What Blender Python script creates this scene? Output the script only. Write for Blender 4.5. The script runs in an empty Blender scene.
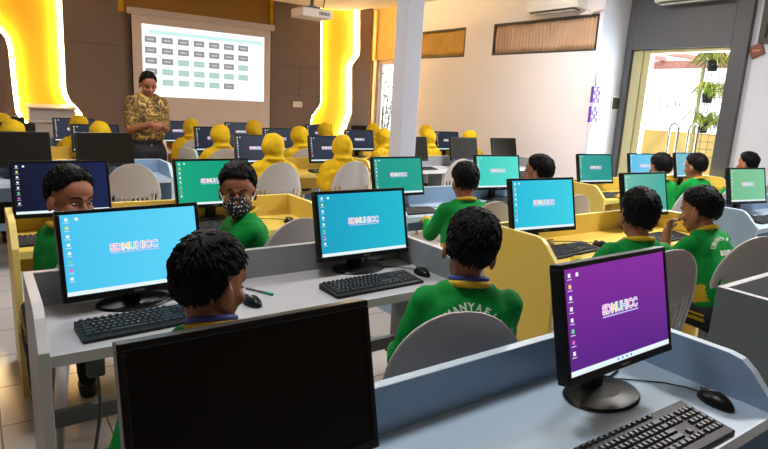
import bpy, bmesh, math, random
from mathutils import Vector, Matrix, noise
from mathutils.bvhtree import BVHTree
random.seed(7)
SC = bpy.context.scene
COL = SC.collection
R = math.radians
PI = math.pi

# ------------------------------------------------------------------ materials
def lin(c):
    out = []
    for v in c[:3]:
        v /= 255.0
        out.append(v/12.92 if v <= 0.04045 else ((v+0.055)/1.055)**2.4)
    return (out[0], out[1], out[2], 1.0)

def mat(name, rgb, rough=0.5, metal=0.0, var=0.05, scale=8.0, emit=None, estr=0.0, spec=0.5, bump=0.0):
    m = bpy.data.materials.new(name); m.use_nodes = True
    nt = m.node_tree; b = nt.nodes['Principled BSDF']
    b.inputs['Roughness'].default_value = rough
    b.inputs['Metallic'].default_value = metal
    b.inputs['Specular IOR Level'].default_value = spec
    c = lin(rgb)
    tc = nt.nodes.new('ShaderNodeTexCoord'); nz = nt.nodes.new('ShaderNodeTexNoise')
    nz.inputs['Scale'].default_value = scale; nz.inputs['Detail'].default_value = 3
    nt.links.new(tc.outputs['Object'], nz.inputs['Vector'])
    mx = nt.nodes.new('ShaderNodeMix'); mx.data_type = 'RGBA'
    mx.inputs[6].default_value = tuple(x*(1-var) for x in c[:3])+(1,)
    mx.inputs[7].default_value = tuple(min(1, x*(1+var)) for x in c[:3])+(1,)
    nt.links.new(nz.outputs['Fac'], mx.inputs[0])
    nt.links.new(mx.outputs[2], b.inputs['Base Color'])
    if bump:
        bp = nt.nodes.new('ShaderNodeBump'); bp.inputs['Strength'].default_value = bump; bp.inputs['Distance'].default_value = 0.004
        nt.links.new(nz.outputs['Fac'], bp.inputs['Height']); nt.links.new(bp.outputs['Normal'], b.inputs['Normal'])
    if emit is not None:
        b.inputs['Emission Color'].default_value = lin(emit)
        b.inputs['Emission Strength'].default_value = estr
    return m

def emat(name, rgb, s=1.0, rough=0.35):
    """a lit display surface: dark glass that gives off its own colour"""
    m = bpy.data.materials.new(name); m.use_nodes = True
    nt = m.node_tree; b = nt.nodes['Principled BSDF']
    b.inputs['Base Color'].default_value = (0.004, 0.004, 0.005, 1)
    b.inputs['Roughness'].default_value = rough; b.inputs['Specular IOR Level'].default_value = .2
    b.inputs['Emission Color'].default_value = lin(rgb)
    b.inputs['Emission Strength'].default_value = s
    return m

def emat_grad(name, c0, c1, s=1.0, axis='X', lo=-0.22, hi=0.22):
    """display whose wallpaper blends from one colour to another"""
    m = emat(name, c0, s); nt = m.node_tree; b = nt.nodes['Principled BSDF']
    tc = nt.nodes.new('ShaderNodeTexCoord'); sp = nt.nodes.new('ShaderNodeSeparateXYZ')
    mr = nt.nodes.new('ShaderNodeMapRange'); mr.inputs[1].default_value = lo; mr.inputs[2].default_value = hi
    mx = nt.nodes.new('ShaderNodeMix'); mx.data_type = 'RGBA'
    mx.inputs[6].default_value = lin(c0); mx.inputs[7].default_value = lin(c1)
    nt.links.new(tc.outputs['Object'], sp.inputs[0]); nt.links.new(sp.outputs[axis], mr.inputs[0])
    nt.links.new(mr.outputs[0], mx.inputs[0]); nt.links.new(mx.outputs[2], b.inputs['Emission Color'])
    return m

M = {}
M['wall'] = mat('plaster_white', (222, 216, 220), 0.7, var=0.02, scale=2)
M['wall_daylit'] = mat('plaster_white_daylit', (206, 209, 224), 0.7, var=0.02, scale=2)  # white plaster with the bluish door daylight put into its colour
M['ceil'] = mat('ceiling_paint', (226, 210, 190), 0.8, var=0.02, scale=2)
M['taupe'] = mat('taupe_plaster', (128, 116, 108), 0.7, var=0.03, scale=2)
M['brownpanel'] = mat('taupe_wall_panel', (120, 102, 94), 0.55, var=0.04, scale=3)
M['mustard'] = mat('mustard_panel', (176, 130, 44), 0.5, var=0.04, scale=2)
M['yellowwall'] = mat('yellow_backlit_board', (250, 190, 30), 0.5, var=0.03)
M['sideyellow'] = mat('ochre_panel', (212, 172, 100), 0.5, var=0.04)
M['led'] = mat('led_strip', (255, 255, 255), 0.5, emit=(255, 232, 176), estr=48)
M['portal'] = mat('charcoal_cladding', (74, 76, 82), 0.5, var=0.05, scale=2)
M['doorframe'] = mat('olive_aluminium', (176, 170, 128), 0.4, metal=0.2)
M['steel'] = mat('brushed_steel', (150, 145, 140), 0.3, metal=0.8)
M['black'] = mat('black_plastic', (18, 18, 21), 0.5, var=0.1, scale=30, spec=.3)
M['blacksatin'] = mat('black_gloss_plastic', (15, 15, 17), 0.32, spec=.3)
M['keycap'] = mat('keycap_plastic', (36, 37, 42), 0.45)
M['legend'] = mat('key_legend', (200, 200, 205), 0.6)
M['chair'] = mat('white_chair_plastic', (196, 190, 188), 0.42, var=0.03)
M['white'] = mat('white_plastic', (225, 222, 216), 0.4)
M['offwhite'] = mat('off_white_board', (205, 190, 182), 0.5)
M['screenfab'] = mat('projection_fabric', (226, 210, 202), 0.8, var=0.02)
M['skin'] = mat('skin_brown', (158, 100, 72), 0.55, var=0.08, scale=14)
M['hair'] = mat('black_hair', (12, 10, 12), 0.6, var=0.2, scale=60, spec=0.14, bump=0.3)
M['green'] = mat('green_jersey', (6, 140, 58), 0.75, var=0.12, scale=10, spec=0.2)
M['shirtyellow'] = mat('yellow_jersey_trim', (206, 170, 30), 0.7, var=0.08)
M['print'] = mat('white_shirt_print', (214, 226, 218), 0.7)
M['trouser'] = mat('navy_black_trousers', (20, 20, 28), 0.75, var=0.15)
M['hijab'] = mat('yellow_scarf_cloth', (214, 176, 30), 0.8, var=0.12, scale=9, spec=0.15)
M['lanyard'] = mat('blue_lanyard', (50, 60, 150), 0.6)
M['eyewhite'] = mat('eye_white', (176, 164, 154), 0.35)
M['iris'] = mat('dark_iris', (18, 12, 10), 0.2)
M['lip'] = mat('lip', (140, 76, 66), 0.5)
M['shoe'] = mat('black_shoe', (25, 25, 28), 0.5)
M['pen'] = mat('teal_pen', (18, 150, 125), 0.35)
M['graycable'] = mat('grey_cable', (105, 104, 104), 0.5)
M['leaf'] = mat('green_leaf', (112, 140, 50), 0.5, var=0.35, scale=12)
M['leafy'] = mat('yellow_green_leaf', (186, 186, 84), 0.5, var=0.25, scale=12)
M['pinkbeam'] = mat('pink_canopy_paint', (208, 150, 140), 0.6)
M['outyellow'] = mat('yellow_garden_wall', (240, 208, 124), 0.7, var=0.05, scale=3)
M['outwhite'] = mat('white_garden_wall', (240, 240, 238), 0.8)
M['paving'] = mat('outdoor_paving', (190, 186, 178), 0.8, var=0.08)
M['purple'] = mat('purple_craft_paper', (88, 52, 150), 0.6)
M['redbrown'] = mat('red_brown_plaque', (122, 62, 48), 0.5, var=0.15, scale=20)
M['darkframe'] = mat('dark_window_frame', (58, 54, 52), 0.5)
M['shade'] = mat('tan_pleated_shade', (186, 150, 118), 0.5, var=0.2, scale=3)
M['shade_goldlit'] = mat('pleated_shade_goldlit', (214, 172, 84), 0.5, var=0.2, scale=3)  # pleated shade again, the golden light on it painted into the colour
M['grey_l'] = mat('grey_laminate_shaded', (142, 145, 150), 0.4, var=0.02)  # panel copy of the grey laminate, darkened in colour for shade
M['grey_t'] = mat('grey_laminate_lit', (184, 186, 192), 0.35, var=0.02)  # desktop copy of the grey laminate, lightened for light from above
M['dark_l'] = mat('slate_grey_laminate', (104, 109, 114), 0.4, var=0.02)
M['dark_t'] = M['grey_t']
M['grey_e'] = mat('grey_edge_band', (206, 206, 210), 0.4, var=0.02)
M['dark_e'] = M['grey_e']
M['blue_l'] = mat('pale_blue_laminate_shaded', (138, 166, 196), 0.38, var=0.02)  # blue laminate with the shade on upright panels put into its colour
M['blue_t'] = mat('pale_blue_laminate_lit', (172, 196, 218), 0.35, var=0.02)  # same blue laminate, painted lighter as the lit top
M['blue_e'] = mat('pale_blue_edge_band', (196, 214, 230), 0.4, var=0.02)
M['yel_l'] = mat('yellow_laminate', (230, 198, 92), 0.35, var=0.03)
M['yel_e'] = mat('yellow_edge_band', (244, 222, 130), 0.4, var=0.03)
M['sand_l'] = mat('sand_laminate', (224, 176, 128), 0.4, var=0.03)
M['sand_e'] = mat('sand_edge_band', (236, 222, 208), 0.4, var=0.03)
M['icon'] = emat('desktop_icon_white', (235, 245, 250), 1.0)
M['taskbar'] = emat('taskbar', (232, 246, 250), 1.0)
M['logow'] = emat('logo_white', (246, 240, 255), 1.0)
for n, c in dict(red=(236, 84, 130), mag=(225, 110, 190), yel=(236, 226, 110), grn=(110, 220, 150), blu=(80, 160, 235), pur=(150, 120, 225), lav=(196, 196, 245)).items():
    M['logo_'+n] = emat('logo_'+n, c, 1.0)
SCREEN = {
 'sky': emat_grad('screen_sky', (74, 196, 240), (96, 214, 250)),
 'cyan': emat_grad('screen_cyan', (26, 160, 196), (34, 186, 208)),
 'aqua': emat_grad('screen_aqua', (40, 190, 220), (62, 208, 230)),
 'sea': emat_grad('screen_sea_green', (110, 190, 172), (72, 170, 158)),
 'mint': emat_grad('screen_mint', (116, 190, 140), (128, 200, 160)),
 'jade': emat_grad('screen_jade', (16, 166, 128), (10, 150, 118)),
 'teal': emat_grad('screen_teal', (22, 152, 138), (30, 160, 140)),
 'turq': emat_grad('screen_turquoise', (64, 206, 190), (92, 224, 210)),
 'deepteal': emat_grad('screen_deep_teal', (50, 160, 150), (34, 150, 142)),
 'paleblue': emat_grad('screen_pale_blue', (96, 190, 234), (130, 214, 240)),
 'haze': emat_grad('screen_haze', (112, 186, 206), (140, 196, 206)),
 'purple': emat_grad('screen_purple', (92, 34, 136), (136, 44, 160), axis='Z', lo=0.12, hi=0.38),
 'navy': emat_grad('screen_navy', (13, 19, 44), (24, 34, 76)),
 'slate': emat_grad('screen_slate', (28, 36, 54), (36, 46, 68)),
 'off': mat('screen_off', (26, 20, 13), 0.45, var=0.05, spec=0.12),
}

def noise_pattern_mat(name, cols, scale):
    m = mat(name, cols[0], 0.75); nt = m.node_tree; b = nt.nodes['Principled BSDF']
    tc = nt.nodes.new('ShaderNodeTexCoord'); vo = nt.nodes.new('ShaderNodeTexNoise')
    vo.inputs['Scale'].default_value = scale; vo.inputs['Detail'].default_value = 2; vo.inputs['Distortion'].default_value = 1.6
    cr = nt.nodes.new('ShaderNodeValToRGB'); cr.color_ramp.interpolation = 'CONSTANT'
    el = cr.color_ramp.elements
    pos = [0.0, 0.42, 0.5, 0.58]
    while len(el) < len(cols): el.new(0.5)
    for i, c in enumerate(cols):
        el[i].position = pos[i]; el[i].color = lin(c)
    nt.links.new(tc.outputs['Object'], vo.inputs['Vector']); nt.links.new(vo.outputs['Fac'], cr.inputs[0])
    nt.links.new(cr.outputs[0], b.inputs['Base Color'])
    return m
M['batik'] = noise_pattern_mat('batik_cloth', [(62, 48, 26), (150, 116, 52), (84, 62, 30), (196, 160, 86)], 14)

def dots_mat():
    m = mat('dotted_mask_cloth', (26, 24, 28), 0.8); nt = m.node_tree; b = nt.nodes['Principled BSDF']
    tc = nt.nodes.new('ShaderNodeTexCoord'); vo = nt.nodes.new('ShaderNodeTexVoronoi'); vo.inputs['Scale'].default_value = 70
    cr = nt.nodes.new('ShaderNodeValToRGB'); cr.color_ramp.interpolation = 'CONSTANT'
    cr.color_ramp.elements[0].color = lin((226, 220, 222)); cr.color_ramp.elements[1].position = 0.3; cr.color_ramp.elements[1].color = lin((26, 24, 28))
    nt.links.new(tc.outputs['Object'], vo.inputs['Vector']); nt.links.new(vo.outputs['Distance'], cr.inputs[0])
    nt.links.new(cr.outputs[0], b.inputs['Base Color'])
    return m
M['dots'] = dots_mat()

def floor_mat():
    m = mat('glazed_floor_tiles', (206, 200, 198), 0.16); nt = m.node_tree; b = nt.nodes['Principled BSDF']
    tc = nt.nodes.new('ShaderNodeTexCoord'); br = nt.nodes.new('ShaderNodeTexBrick')
    br.offset = 0.0; br.squash = 1.0
    br.inputs['Color1'].default_value = lin((208, 202, 200)); br.inputs['Color2'].default_value = lin((202, 196, 193))
    br.inputs['Mortar'].default_value = lin((120, 108, 104))
    br.inputs['Scale'].default_value = 1.0; br.inputs['Mortar Size'].default_value = 0.004
    br.inputs['Brick Width'].default_value = 0.4; br.inputs['Row Height'].default_value = 0.4
    nt.links.new(tc.outputs['Object'], br.inputs['Vector']); nt.links.new(br.outputs['Color'], b.inputs['Base Color'])
    return m
M['floor'] = floor_mat()

def glass_mat():
    m = bpy.data.materials.new('door_glass'); m.use_nodes = True; nt = m.node_tree
    for n in list(nt.nodes): nt.nodes.remove(n)
    o = nt.nodes.new('ShaderNodeOutputMaterial'); t = nt.nodes.new('ShaderNodeBsdfTransparent'); g = nt.nodes.new('ShaderNodeBsdfGlossy')
    g.inputs['Roughness'].default_value = 0.02; t.inputs['Color'].default_value = (0.94, 0.96, 0.95, 1)
    f = nt.nodes.new('ShaderNodeLayerWeight'); pw = nt.nodes.new('ShaderNodeMath'); pw.operation = 'POWER'; pw.inputs[1].default_value = 5
    ma = nt.nodes.new('ShaderNodeMath'); ma.operation = 'MULTIPLY_ADD'; ma.inputs[1].default_value = .7; ma.inputs[2].default_value = .03
    nt.links.new(f.outputs['Facing'], pw.inputs[0]); nt.links.new(pw.outputs[0], ma.inputs[0])
    mx = nt.nodes.new('ShaderNodeMixShader'); nt.links.new(ma.outputs[0], mx.inputs[0])
    nt.links.new(t.outputs[0], mx.inputs[1]); nt.links.new(g.outputs[0], mx.inputs[2]); nt.links.new(mx.outputs[0], o.inputs[0])
    return m
M['glass'] = glass_mat()

# ------------------------------------------------------------------ mesh builder
class MB:
    def __init__(self): self.v = []; self.f = []; self.m = []
    def add(self, vs, fs, mi=0, T=None):
        n = len(self.v)
        self.v += [tuple(T @ Vector(p)) if T is not None else tuple(p) for p in vs]
        self.f += [tuple(n+i for i in f) for f in fs]
        self.m += ([mi]*len(fs) if isinstance(mi, int) else list(mi))
        return self
    def box(self, x0, x1, y0, y1, z0, z1, mi=0, T=None):
        vs = [(x, y, z) for z in (z0, z1) for y in (y0, y1) for x in (x0, x1)]
        return self.add(vs, [(0,2,3,1), (4,5,7,6), (0,1,5,4), (2,6,7,3), (0,4,6,2), (1,3,7,5)], mi, T)
    def prism(self, poly, a0, a1, axis='x', mi=0, side=None, T=None):
        """extrude a 2D outline along an axis; side = material of the edge faces"""
        n = len(poly)
        def P(p, a):
            return {'x': (a, p[0], p[1]), 'y': (p[0], a, p[1]), 'z': (p[0], p[1], a)}[axis]
        vs = [P(p, a0) for p in poly]+[P(p, a1) for p in poly]
        fs = [tuple(range(n))[::-1], tuple(range(n, 2*n))]+[(i, (i+1) % n, n+(i+1) % n, n+i) for i in range(n)]
        s = mi if side is None else side
        return self.add(vs, fs, [mi, mi]+[s]*n, T)
    def tube(self, pts, r, n=8, mi=0, T=None):
        pts = [Vector(p) for p in pts]; rs = r if isinstance(r, (list, tuple)) else [r]*len(pts)
        vs = []; up = Vector((0.13, 0.2, 0.97))
        for i, p in enumerate(pts):
            d = (pts[min(i+1, len(pts)-1)]-pts[max(i-1, 0)]).normalized()
            a = d.cross(up)
            if a.length < 1e-3: a = d.cross(Vector((1, 0, 0)))
            a.normalize(); b = d.cross(a)
            vs += [p+rs[i]*(math.cos(2*PI*k/n)*a+math.sin(2*PI*k/n)*b) for k in range(n)]
        fs = [(i*n+k, i*n+(k+1) % n, (i+1)*n+(k+1) % n, (i+1)*n+k) for i in range(len(pts)-1) for k in range(n)]
        fs += [tuple(range(n))[::-1], tuple((len(pts)-1)*n+k for k in range(n))]
        return self.add(vs, fs, mi, T)
    def lathe(self, prof, n=24, mi=0, T=None, sx=1, sy=1):
        vs = [(sx*r*math.cos(2*PI*k/n), sy*r*math.sin(2*PI*k/n), z) for r, z in prof for k in range(n)]
        L = len(prof)
        fs = [(i*n+k, i*n+(k+1) % n, (i+1)*n+(k+1) % n, (i+1)*n+k) for i in range(L-1) for k in range(n)]
        fs += [tuple(range(n))[::-1], tuple((L-1)*n+k for k in range(n))]
        return self.add(vs, fs, mi, T)
    def ell(self, c, r, n=16, rings=10, mi=0, T=None):
        vs = [(0, 0, -1)]
        for i in range(1, rings):
            t = -PI/2+PI*i/rings
            vs += [(math.cos(t)*math.cos(2*PI*k/n), math.cos(t)*math.sin(2*PI*k/n), math.sin(t)) for k in range(n)]
        vs.append((0, 0, 1)); L = len(vs)-1
        fs = [(0, 1+(k+1) % n, 1+k) for k in range(n)]
        for i in range(rings-2):
            fs += [(1+i*n+k, 1+i*n+(k+1) % n, 1+(i+1)*n+(k+1) % n, 1+(i+1)*n+k) for k in range(n)]
        fs += [(L, 1+(rings-2)*n+k, 1+(rings-2)*n+(k+1) % n) for k in range(n)]
        rr = r if isinstance(r, (tuple, list)) else (r, r, r)
        vs = [(c[0]+rr[0]*p[0], c[1]+rr[1]*p[1], c[2]+rr[2]*p[2]) for p in vs]
        return self.add(vs, fs, mi, T)
    def cap(self, p0, r0, p1, r1, n=12, mi=0):
        """round cone between two joints"""
        p0 = Vector(p0); p1 = Vector(p1); d = p1-p0
        if d.length < 1e-5: return self.ell(p0, r0, mi=mi)
        q = Vector((0, 0, 1)).rotation_difference(d.normalized()).to_matrix(); L = d.length
        prof = [(max(1e-4, r0*math.cos(t)), r0*math.sin(t)) for t in [-PI/2+PI/2*i/4 for i in range(5)]]
        prof += [(max(1e-4, r1*math.cos(t)), L+r1*math.sin(t)) for t in [PI/2*i/4 for i in range(5)]]
        vs = [p0+q @ Vector((r*math.cos(2*PI*k/n), r*math.sin(2*PI*k/n), z)) for r, z in prof for k in range(n)]
        m = len(prof)
        fs = [(i*n+k, i*n+(k+1) % n, (i+1)*n+(k+1) % n, (i+1)*n+k) for i in range(m-1) for k in range(n)]
        fs += [tuple(range(n))[::-1], tuple((m-1)*n+k for k in range(n))]
        return self.add(vs, fs, mi)
    def mesh(self, name):
        me = bpy.data.meshes.new(name); me.from_pydata(self.v, [], self.f)
        me.polygons.foreach_set('material_index', self.m); me.update()
        bm = bmesh.new(); bm.from_mesh(me); bmesh.ops.recalc_face_normals(bm, faces=bm.faces); bm.to_mesh(me); bm.free()
        return me
    def build(self, name, mats, parent=None, bevel=0, smooth=False, seg=2):
        me = self.mesh(name)
        return link(name, me, mats, parent, bevel, smooth, seg)

def link(name, me, mats, parent=None, bevel=0, smooth=False, seg=2):
    for m in (mats if isinstance(mats, (list, tuple)) else [mats]): me.materials.append(m)
    o = bpy.data.objects.new(name, me); COL.objects.link(o)
    if parent is not None: o.parent = parent
    if bevel:
        b = o.modifiers.new('bevel', 'BEVEL'); b.width = bevel; b.segments = seg; b.limit_method = 'ANGLE'; b.angle_limit = R(35)
        b.harden_normals = False
    if smooth: me.polygons.foreach_set('use_smooth', [True]*len(me.polygons))
    return o

def remesh(mb, voxel, smooth=3, fac=0.5):
    me = mb.mesh('tmp'); o = bpy.data.objects.new('tmp', me); COL.objects.link(o)
    md = o.modifiers.new('r', 'REMESH'); md.mode = 'VOXEL'; md.voxel_size = voxel; md.adaptivity = 0
    dg = bpy.context.evaluated_depsgraph_get(); out = bpy.data.meshes.new_from_object(o.evaluated_get(dg))
    bpy.data.objects.remove(o); bpy.data.meshes.remove(me)
    if smooth:
        bm = bmesh.new(); bm.from_mesh(out)
        for _ in range(smooth): bmesh.ops.smooth_vert(bm, verts=bm.verts, factor=fac, use_axis_x=True, use_axis_y=True, use_axis_z=True)
        bm.to_mesh(out); bm.free()
    out.polygons.foreach_set('use_smooth', [True]*len(out.polygons)); out.materials.clear()
    out.polygons.foreach_set('material_index', [0]*len(out.polygons))
    return out

def wrinkle(me, amp, sc=9.0, seed=0.0):
    for v in me.vertices:
        n = noise.noise(Vector(v.co)*sc+Vector((seed, 0, 0)))+0.5*noise.noise(Vector(v.co)*sc*2.3+Vector((0, seed, 3)))
        v.co += v.normal*amp*n

def tag(o, label, cat, group=None, kind=None):
    o['label'] = label; o['category'] = cat
    if group: o['group'] = group
    if kind: o['kind'] = kind
    return o
def thing(name, label, cat, loc=(0, 0, 0), rz=0.0, group=None):
    o = bpy.data.objects.new(name, None); COL.objects.link(o); o.empty_display_size = 0.05
    o.location = loc; o.rotation_euler = (0, 0, rz)
    return tag(o, label, cat, group)
def struct(o, label=None):
    o['kind'] = 'structure'
    if label: o['label'] = label
    return o
KIDS = {}
def kids_of(o): return [c for c in COL.objects if c.parent == o]
def dup(root, loc, rz, label, group=None):
    r = root.copy(); COL.objects.link(r); r.location = loc; r.rotation_euler = (0, 0, rz); r['label'] = label
    if group: r['group'] = group
    for ch in kids_of(root):
        c = ch.copy(); COL.objects.link(c); c.parent = r
        for g in kids_of(ch):
            d = g.copy(); COL.objects.link(d); d.parent = c
    return r

# letters, as thin outlines from the built-in font
_glyph = {}
def glyph(ch, fat=0.0):
    k = (ch, fat)
    if k not in _glyph:
        c = bpy.data.curves.new('g', 'FONT'); c.body = ch; c.size = 1.0; c.offset = fat; c.resolution_u = 2; c.fill_mode = 'FRONT'
        o = bpy.data.objects.new('g', c); COL.objects.link(o)
        dg = bpy.context.evaluated_depsgraph_get(); me = bpy.data.meshes.new_from_object(o.evaluated_get(dg))
        vs = [tuple(v.co) for v in me.vertices]; fs = [tuple(p.vertices) for p in me.polygons]
        bpy.data.objects.remove(o); bpy.data.curves.remove(c); bpy.data.meshes.remove(me)
        xs = [v[0] for v in vs] or [0, 0.3]
        _glyph[k] = (vs, fs, min(xs), max(xs))
    return _glyph[k]

# ------------------------------------------------------------------ camera
cam = bpy.data.cameras.new('camera'); co = bpy.data.objects.new('camera', cam); COL.objects.link(co)
cam.sensor_width = 36.0; cam.lens = 27.08; cam.clip_start = 0.02
right = Vector((0.8193, -0.5720, 0.0529)); down = Vector((-0.0764, -0.1989, -0.9770)); fwd = Vector((0.5694, 0.7958, -0.2066))
m = Matrix.Identity(4)
for i in range(3):
    m[i][0] = right[i]; m[i][1] = -down[i]; m[i][2] = -fwd[i]
m[2][3] = 1.48
co.matrix_world = m
SC.camera = co

# ------------------------------------------------------------------ room
ZC = 3.22
def room():
    fl = MB().box(-1.7, 7.3, -2.6, 10.05, -0.1, 0.0).build('floor', M['floor']); struct(fl, 'white glazed tile floor with thin dark grout lines')
    c = MB().box(-1.7, 7.4, -2.6, 10.05, ZC, ZC+0.1).build('ceiling', M['ceil']); struct(c, 'pale ceiling washed warm by the cove light')
    s = MB(); pts = [(-1.6, 6.2), (5.35, 6.2), (5.6, 6.32), (5.72, 6.55), (5.72, 9.1), (5.6, 9.35), (5.35, 9.45), (-1.6, 9.45)]
    s.prism(pts, 3.04, 3.10, 'z'); d = s.build('trim_1', M['ceil']); struct(d, 'dropped ceiling panel with rounded corners before the front wall')
    led = MB().tube([(5.3, 6.26, 3.12), (5.66, 6.6, 3.12), (5.66, 9.05, 3.12), (5.3, 9.38, 3.12)], 0.012, 6)
    led.build('cove_light', M['led'], d)
    struct(MB().box(-1.7, -1.6, -2.6, 10.05, 0, ZC).build('wall_left', M['taupe']))
    struct(MB().box(-1.6, 7.3, -2.6, -2.5, 0, ZC).build('wall_back', M['taupe']))
    struct(MB().box(-1.6, 6.7, 9.9, 10.0, 0, ZC).build('wall_front', M['mustard']), 'front wall, mustard above the projection screen')
    # window wall, with three recessed clerestory openings
    def wall_x(name, x0, x1, ya, yb, holes, mat_):
        w = MB(); ys = ya
        for (h0, h1, z0, z1) in sorted(holes):
            w.box(x0, x1, ys, h0, 0, ZC); w.box(x0, x1, h0, h1, 0, z0); w.box(x0, x1, h0, h1, z1, ZC); ys = h1
        w.box(x0, x1, ys, yb, 0, ZC)
        return struct(w.build(name, mat_))
    wall_x('wall_right', 6.6, 6.72, 4.77, 8.98, [(4.80, 6.63, 2.27, 2.73), (7.25, 8.9, 2.27, 2.73)], M['wall'])
    struct(MB().box(6.6, 7.32, 4.72, 4.77, 0, ZC).build('wall_return', M['wall_daylit']), 'white wall end tinted for door daylight between the windows and the dark door portal')
    wall_x('wall_right_near', 7.2, 7.32, -2.5, 4.719, [(0.96, 3.12, 2.36, 2.8), (3.24, 4.64, 0.0, 2.32)], M['wall_daylit'])
    def shade(n, x, y0, y1, z0, z1, mt, label):
        root = bpy.data.objects.new('window_%d' % n, None); COL.objects.link(root); root.location = (x, (y0+y1)/2, z0); struct(root, label)
        h = (y1-y0)/2; H = z1-z0
        f = MB(); t = 0.025
        f.box(0, .05, -h, h, 0, t); f.box(0, .05, -h, h, H-t, H); f.box(0, .05, -h, -h+t, t, H-t); f.box(0, .05, h-t, h, t, H-t)
        f.build('window_frame', M['darkframe'], root)
        k = int((y1-y0)/0.06); vs = []; fs = []
        for i in range(k*4+1):
            y = -h+t+(2*h-2*t)*i/(k*4); xx = 0.045+0.022*math.sin(i*PI/2)+.012*noise.noise(Vector((y*4, 0, n)))
            for j in range(6):
                z = t+(H-2*t)*j/5
                vs.append((xx+0.008*math.sin(y*9+j*1.1), y, z))
        for i in range(k*4):
            for j in range(5): fs.append((i*6+j, (i+1)*6+j, (i+1)*6+j+1, i*6+j+1))
        o = MB().add(vs, fs).build('pleated_shade', mt, root, smooth=True)
        so = o.modifiers.new('s', 'SOLIDIFY'); so.thickness = 0.004
        b = MB().box(0.085, 0.11, -h, h, 0, H); b.build('back_board', M['darkframe'], root)
    shade(1, 6.6, 4.78, 6.63, 2.27, 2.73, M['shade'], 'long high window covered by a creased tan pleated sheet')
    shade(2, 6.6, 7.25, 8.9, 2.27, 2.73, M['shade_goldlit'], 'short high window with a pleated sheet tinted as gold-lit beside the pillar')
    # right edge window with a thicker frame
    root = bpy.data.objects.new('window_3', None); COL.objects.link(root); root.location = (7.2, 2.04, 2.36); struct(root, 'dark framed high window at the right edge')
    f = MB(); f.box(-.03, .06, -1.08, 1.08, -.03, .03); f.box(-.03, .06, -1.08, 1.08, .42, .47); f.box(-.03, .06, 1.02, 1.08, .03, .42); f.box(-.03, .06, -1.08, -1.02, .03, .42)
    f.build('window_frame', M['darkframe'], root)
    g = MB()
    for i in range(54): g.box(.03, .05, -1.02+i*.0378, -1.02+i*.0378+.03, .03, .42)
    g.build('pleated_shade', M['shade'], root)
    # front wall cladding: taupe boards standing proud, yellow boards glowing behind them
    yb = MB(); yb.box(-1.6, 2.0, 9.86, 9.9, 0, ZC); yb.box(4.4, 6.45, 9.86, 9.9, 0, ZC)
    struct(yb.build('trim_2', M['yellowwall']), 'yellow board lit along its edges by hidden strips')
    def panel(n, poly, label):
        p = MB().prism(poly, 9.74, 9.79, 'y'); o = p.build('trim_%d' % n, M['brownpanel'], bevel=0.004); struct(o, label); return o
    E1r = [(1.165, ZC), (1.165, 2.66), (1.15, 1.45), (1.165, 1.36), (1.2, 1.26), (1.29, 1.16), (1.345, 1.08), (1.352, 1.0), (1.34, .9), (1.1, .45), (1.1, 0.0)]
    E1l = [(0.0, ZC), (0.0, 2.55), (.36, 2.2), (.45, 2.08), (.478, 1.95), (.49, 1.4), (.505, 1.08), (.54, 1.0), (.6, .9), (.6, 0)]
    E2l = [(5.32, ZC), (5.32, 3.0), (5.37, 1.42), (5.34, 1.34), (5.2, 1.17), (5.17, 1.08), (5.175, .95), (5.2, .8), (5.2, 0)]
    E2r = [(6.15, ZC), (6.15, 3.12), (6.19, 2.38), (6.17, 2.32), (6.04, 2.16), (6.02, 2.1), (6.06, 1.26), (5.95, 0.95), (5.9, .8), (5.9, 0)]
    panel(3, E1r+[(2.055, 0), (2.055, 2.6), (1.9, 2.6), (1.9, ZC)], 'taupe wall board between the left glowing shape and the projection screen')  # strip next to the screen added in place of the shadow there
    panel(4, E1l+[(-1.6, 0), (-1.6, ZC)], 'taupe wall board left of the glowing yellow shape')
    panel(5, [(4.42, ZC), (4.42, 2.63), (4.33, 2.63), (4.33, 0)]+E2l[::-1], 'taupe wall board right of the projection screen')  # lower edge brought out to stand for the shadow beside the screen
    panel(6, E2r+[(6.45, 0), (6.45, ZC)], 'narrow taupe board in the front right corner')
    def edge_led(E, dx, name, par):
        MB().tube([(x+dx, 9.825, z) for x, z in E if z > 0.3], 0.024, 6).build(name, M['led'], par)
    hold = bpy.data.objects['trim_2']
    edge_led(E1r, -0.03, 'light_strip', hold); edge_led(E1l, 0.03, 'light_strip', hold); edge_led(E2l, 0.03, 'light_strip', hold); edge_led(E2r, -0.03, 'light_strip', hold)
    # seams of the cladding
    sm = MB()
    for z in (2.02, 1.52): sm.box(4.5, 5.33, 9.736, 9.74, z, z+.006)
    sm.box(4.9, 4.906, 9.736, 9.74, 1.52, 2.02); sm.box(1.2, 1.98, 9.736, 9.74, 2.1, 2.106)
    sm.build('panel_seam', M['darkframe'], bpy.data.objects['trim_5'])
    # ochre side board and far door on the right wall corner
    struct(MB().box(6.56, 6.72, 8.98, 9.9, 2.28, ZC).build('trim_7', M['sideyellow']), 'ochre board above the far door in the corner')
    d = bpy.data.objects.new('door_2', None); COL.objects.link(d); d.location = (6.62, 9.45, 0); struct(d, 'far glass door in the front right corner')
    f = MB(); f.box(-.02, .08, .24, .43, 0, 2.28); f.box(-.02, .08, -.47, -.4, 0, 2.28); f.box(0, .08, -.4, .24, 2.2, 2.28)
    f.build('door_frame', M['offwhite'], d); MB().box(.03, .04, -.4, .24, 0.02, 2.2).build('door_pane', M['glass'], d)
    MB().tube([(-.04, .0, .9), (-.04, .0, 1.4)], .012).build('door_handle', M['steel'], d)
room()

# pillar
pl = MB().box(3.135, 3.315, 4.2, 4.37, 0, ZC).build('pillar', M['wall_daylit'], bevel=0.006); struct(pl, 'slim square white pillar standing between the desk rows')

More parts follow.
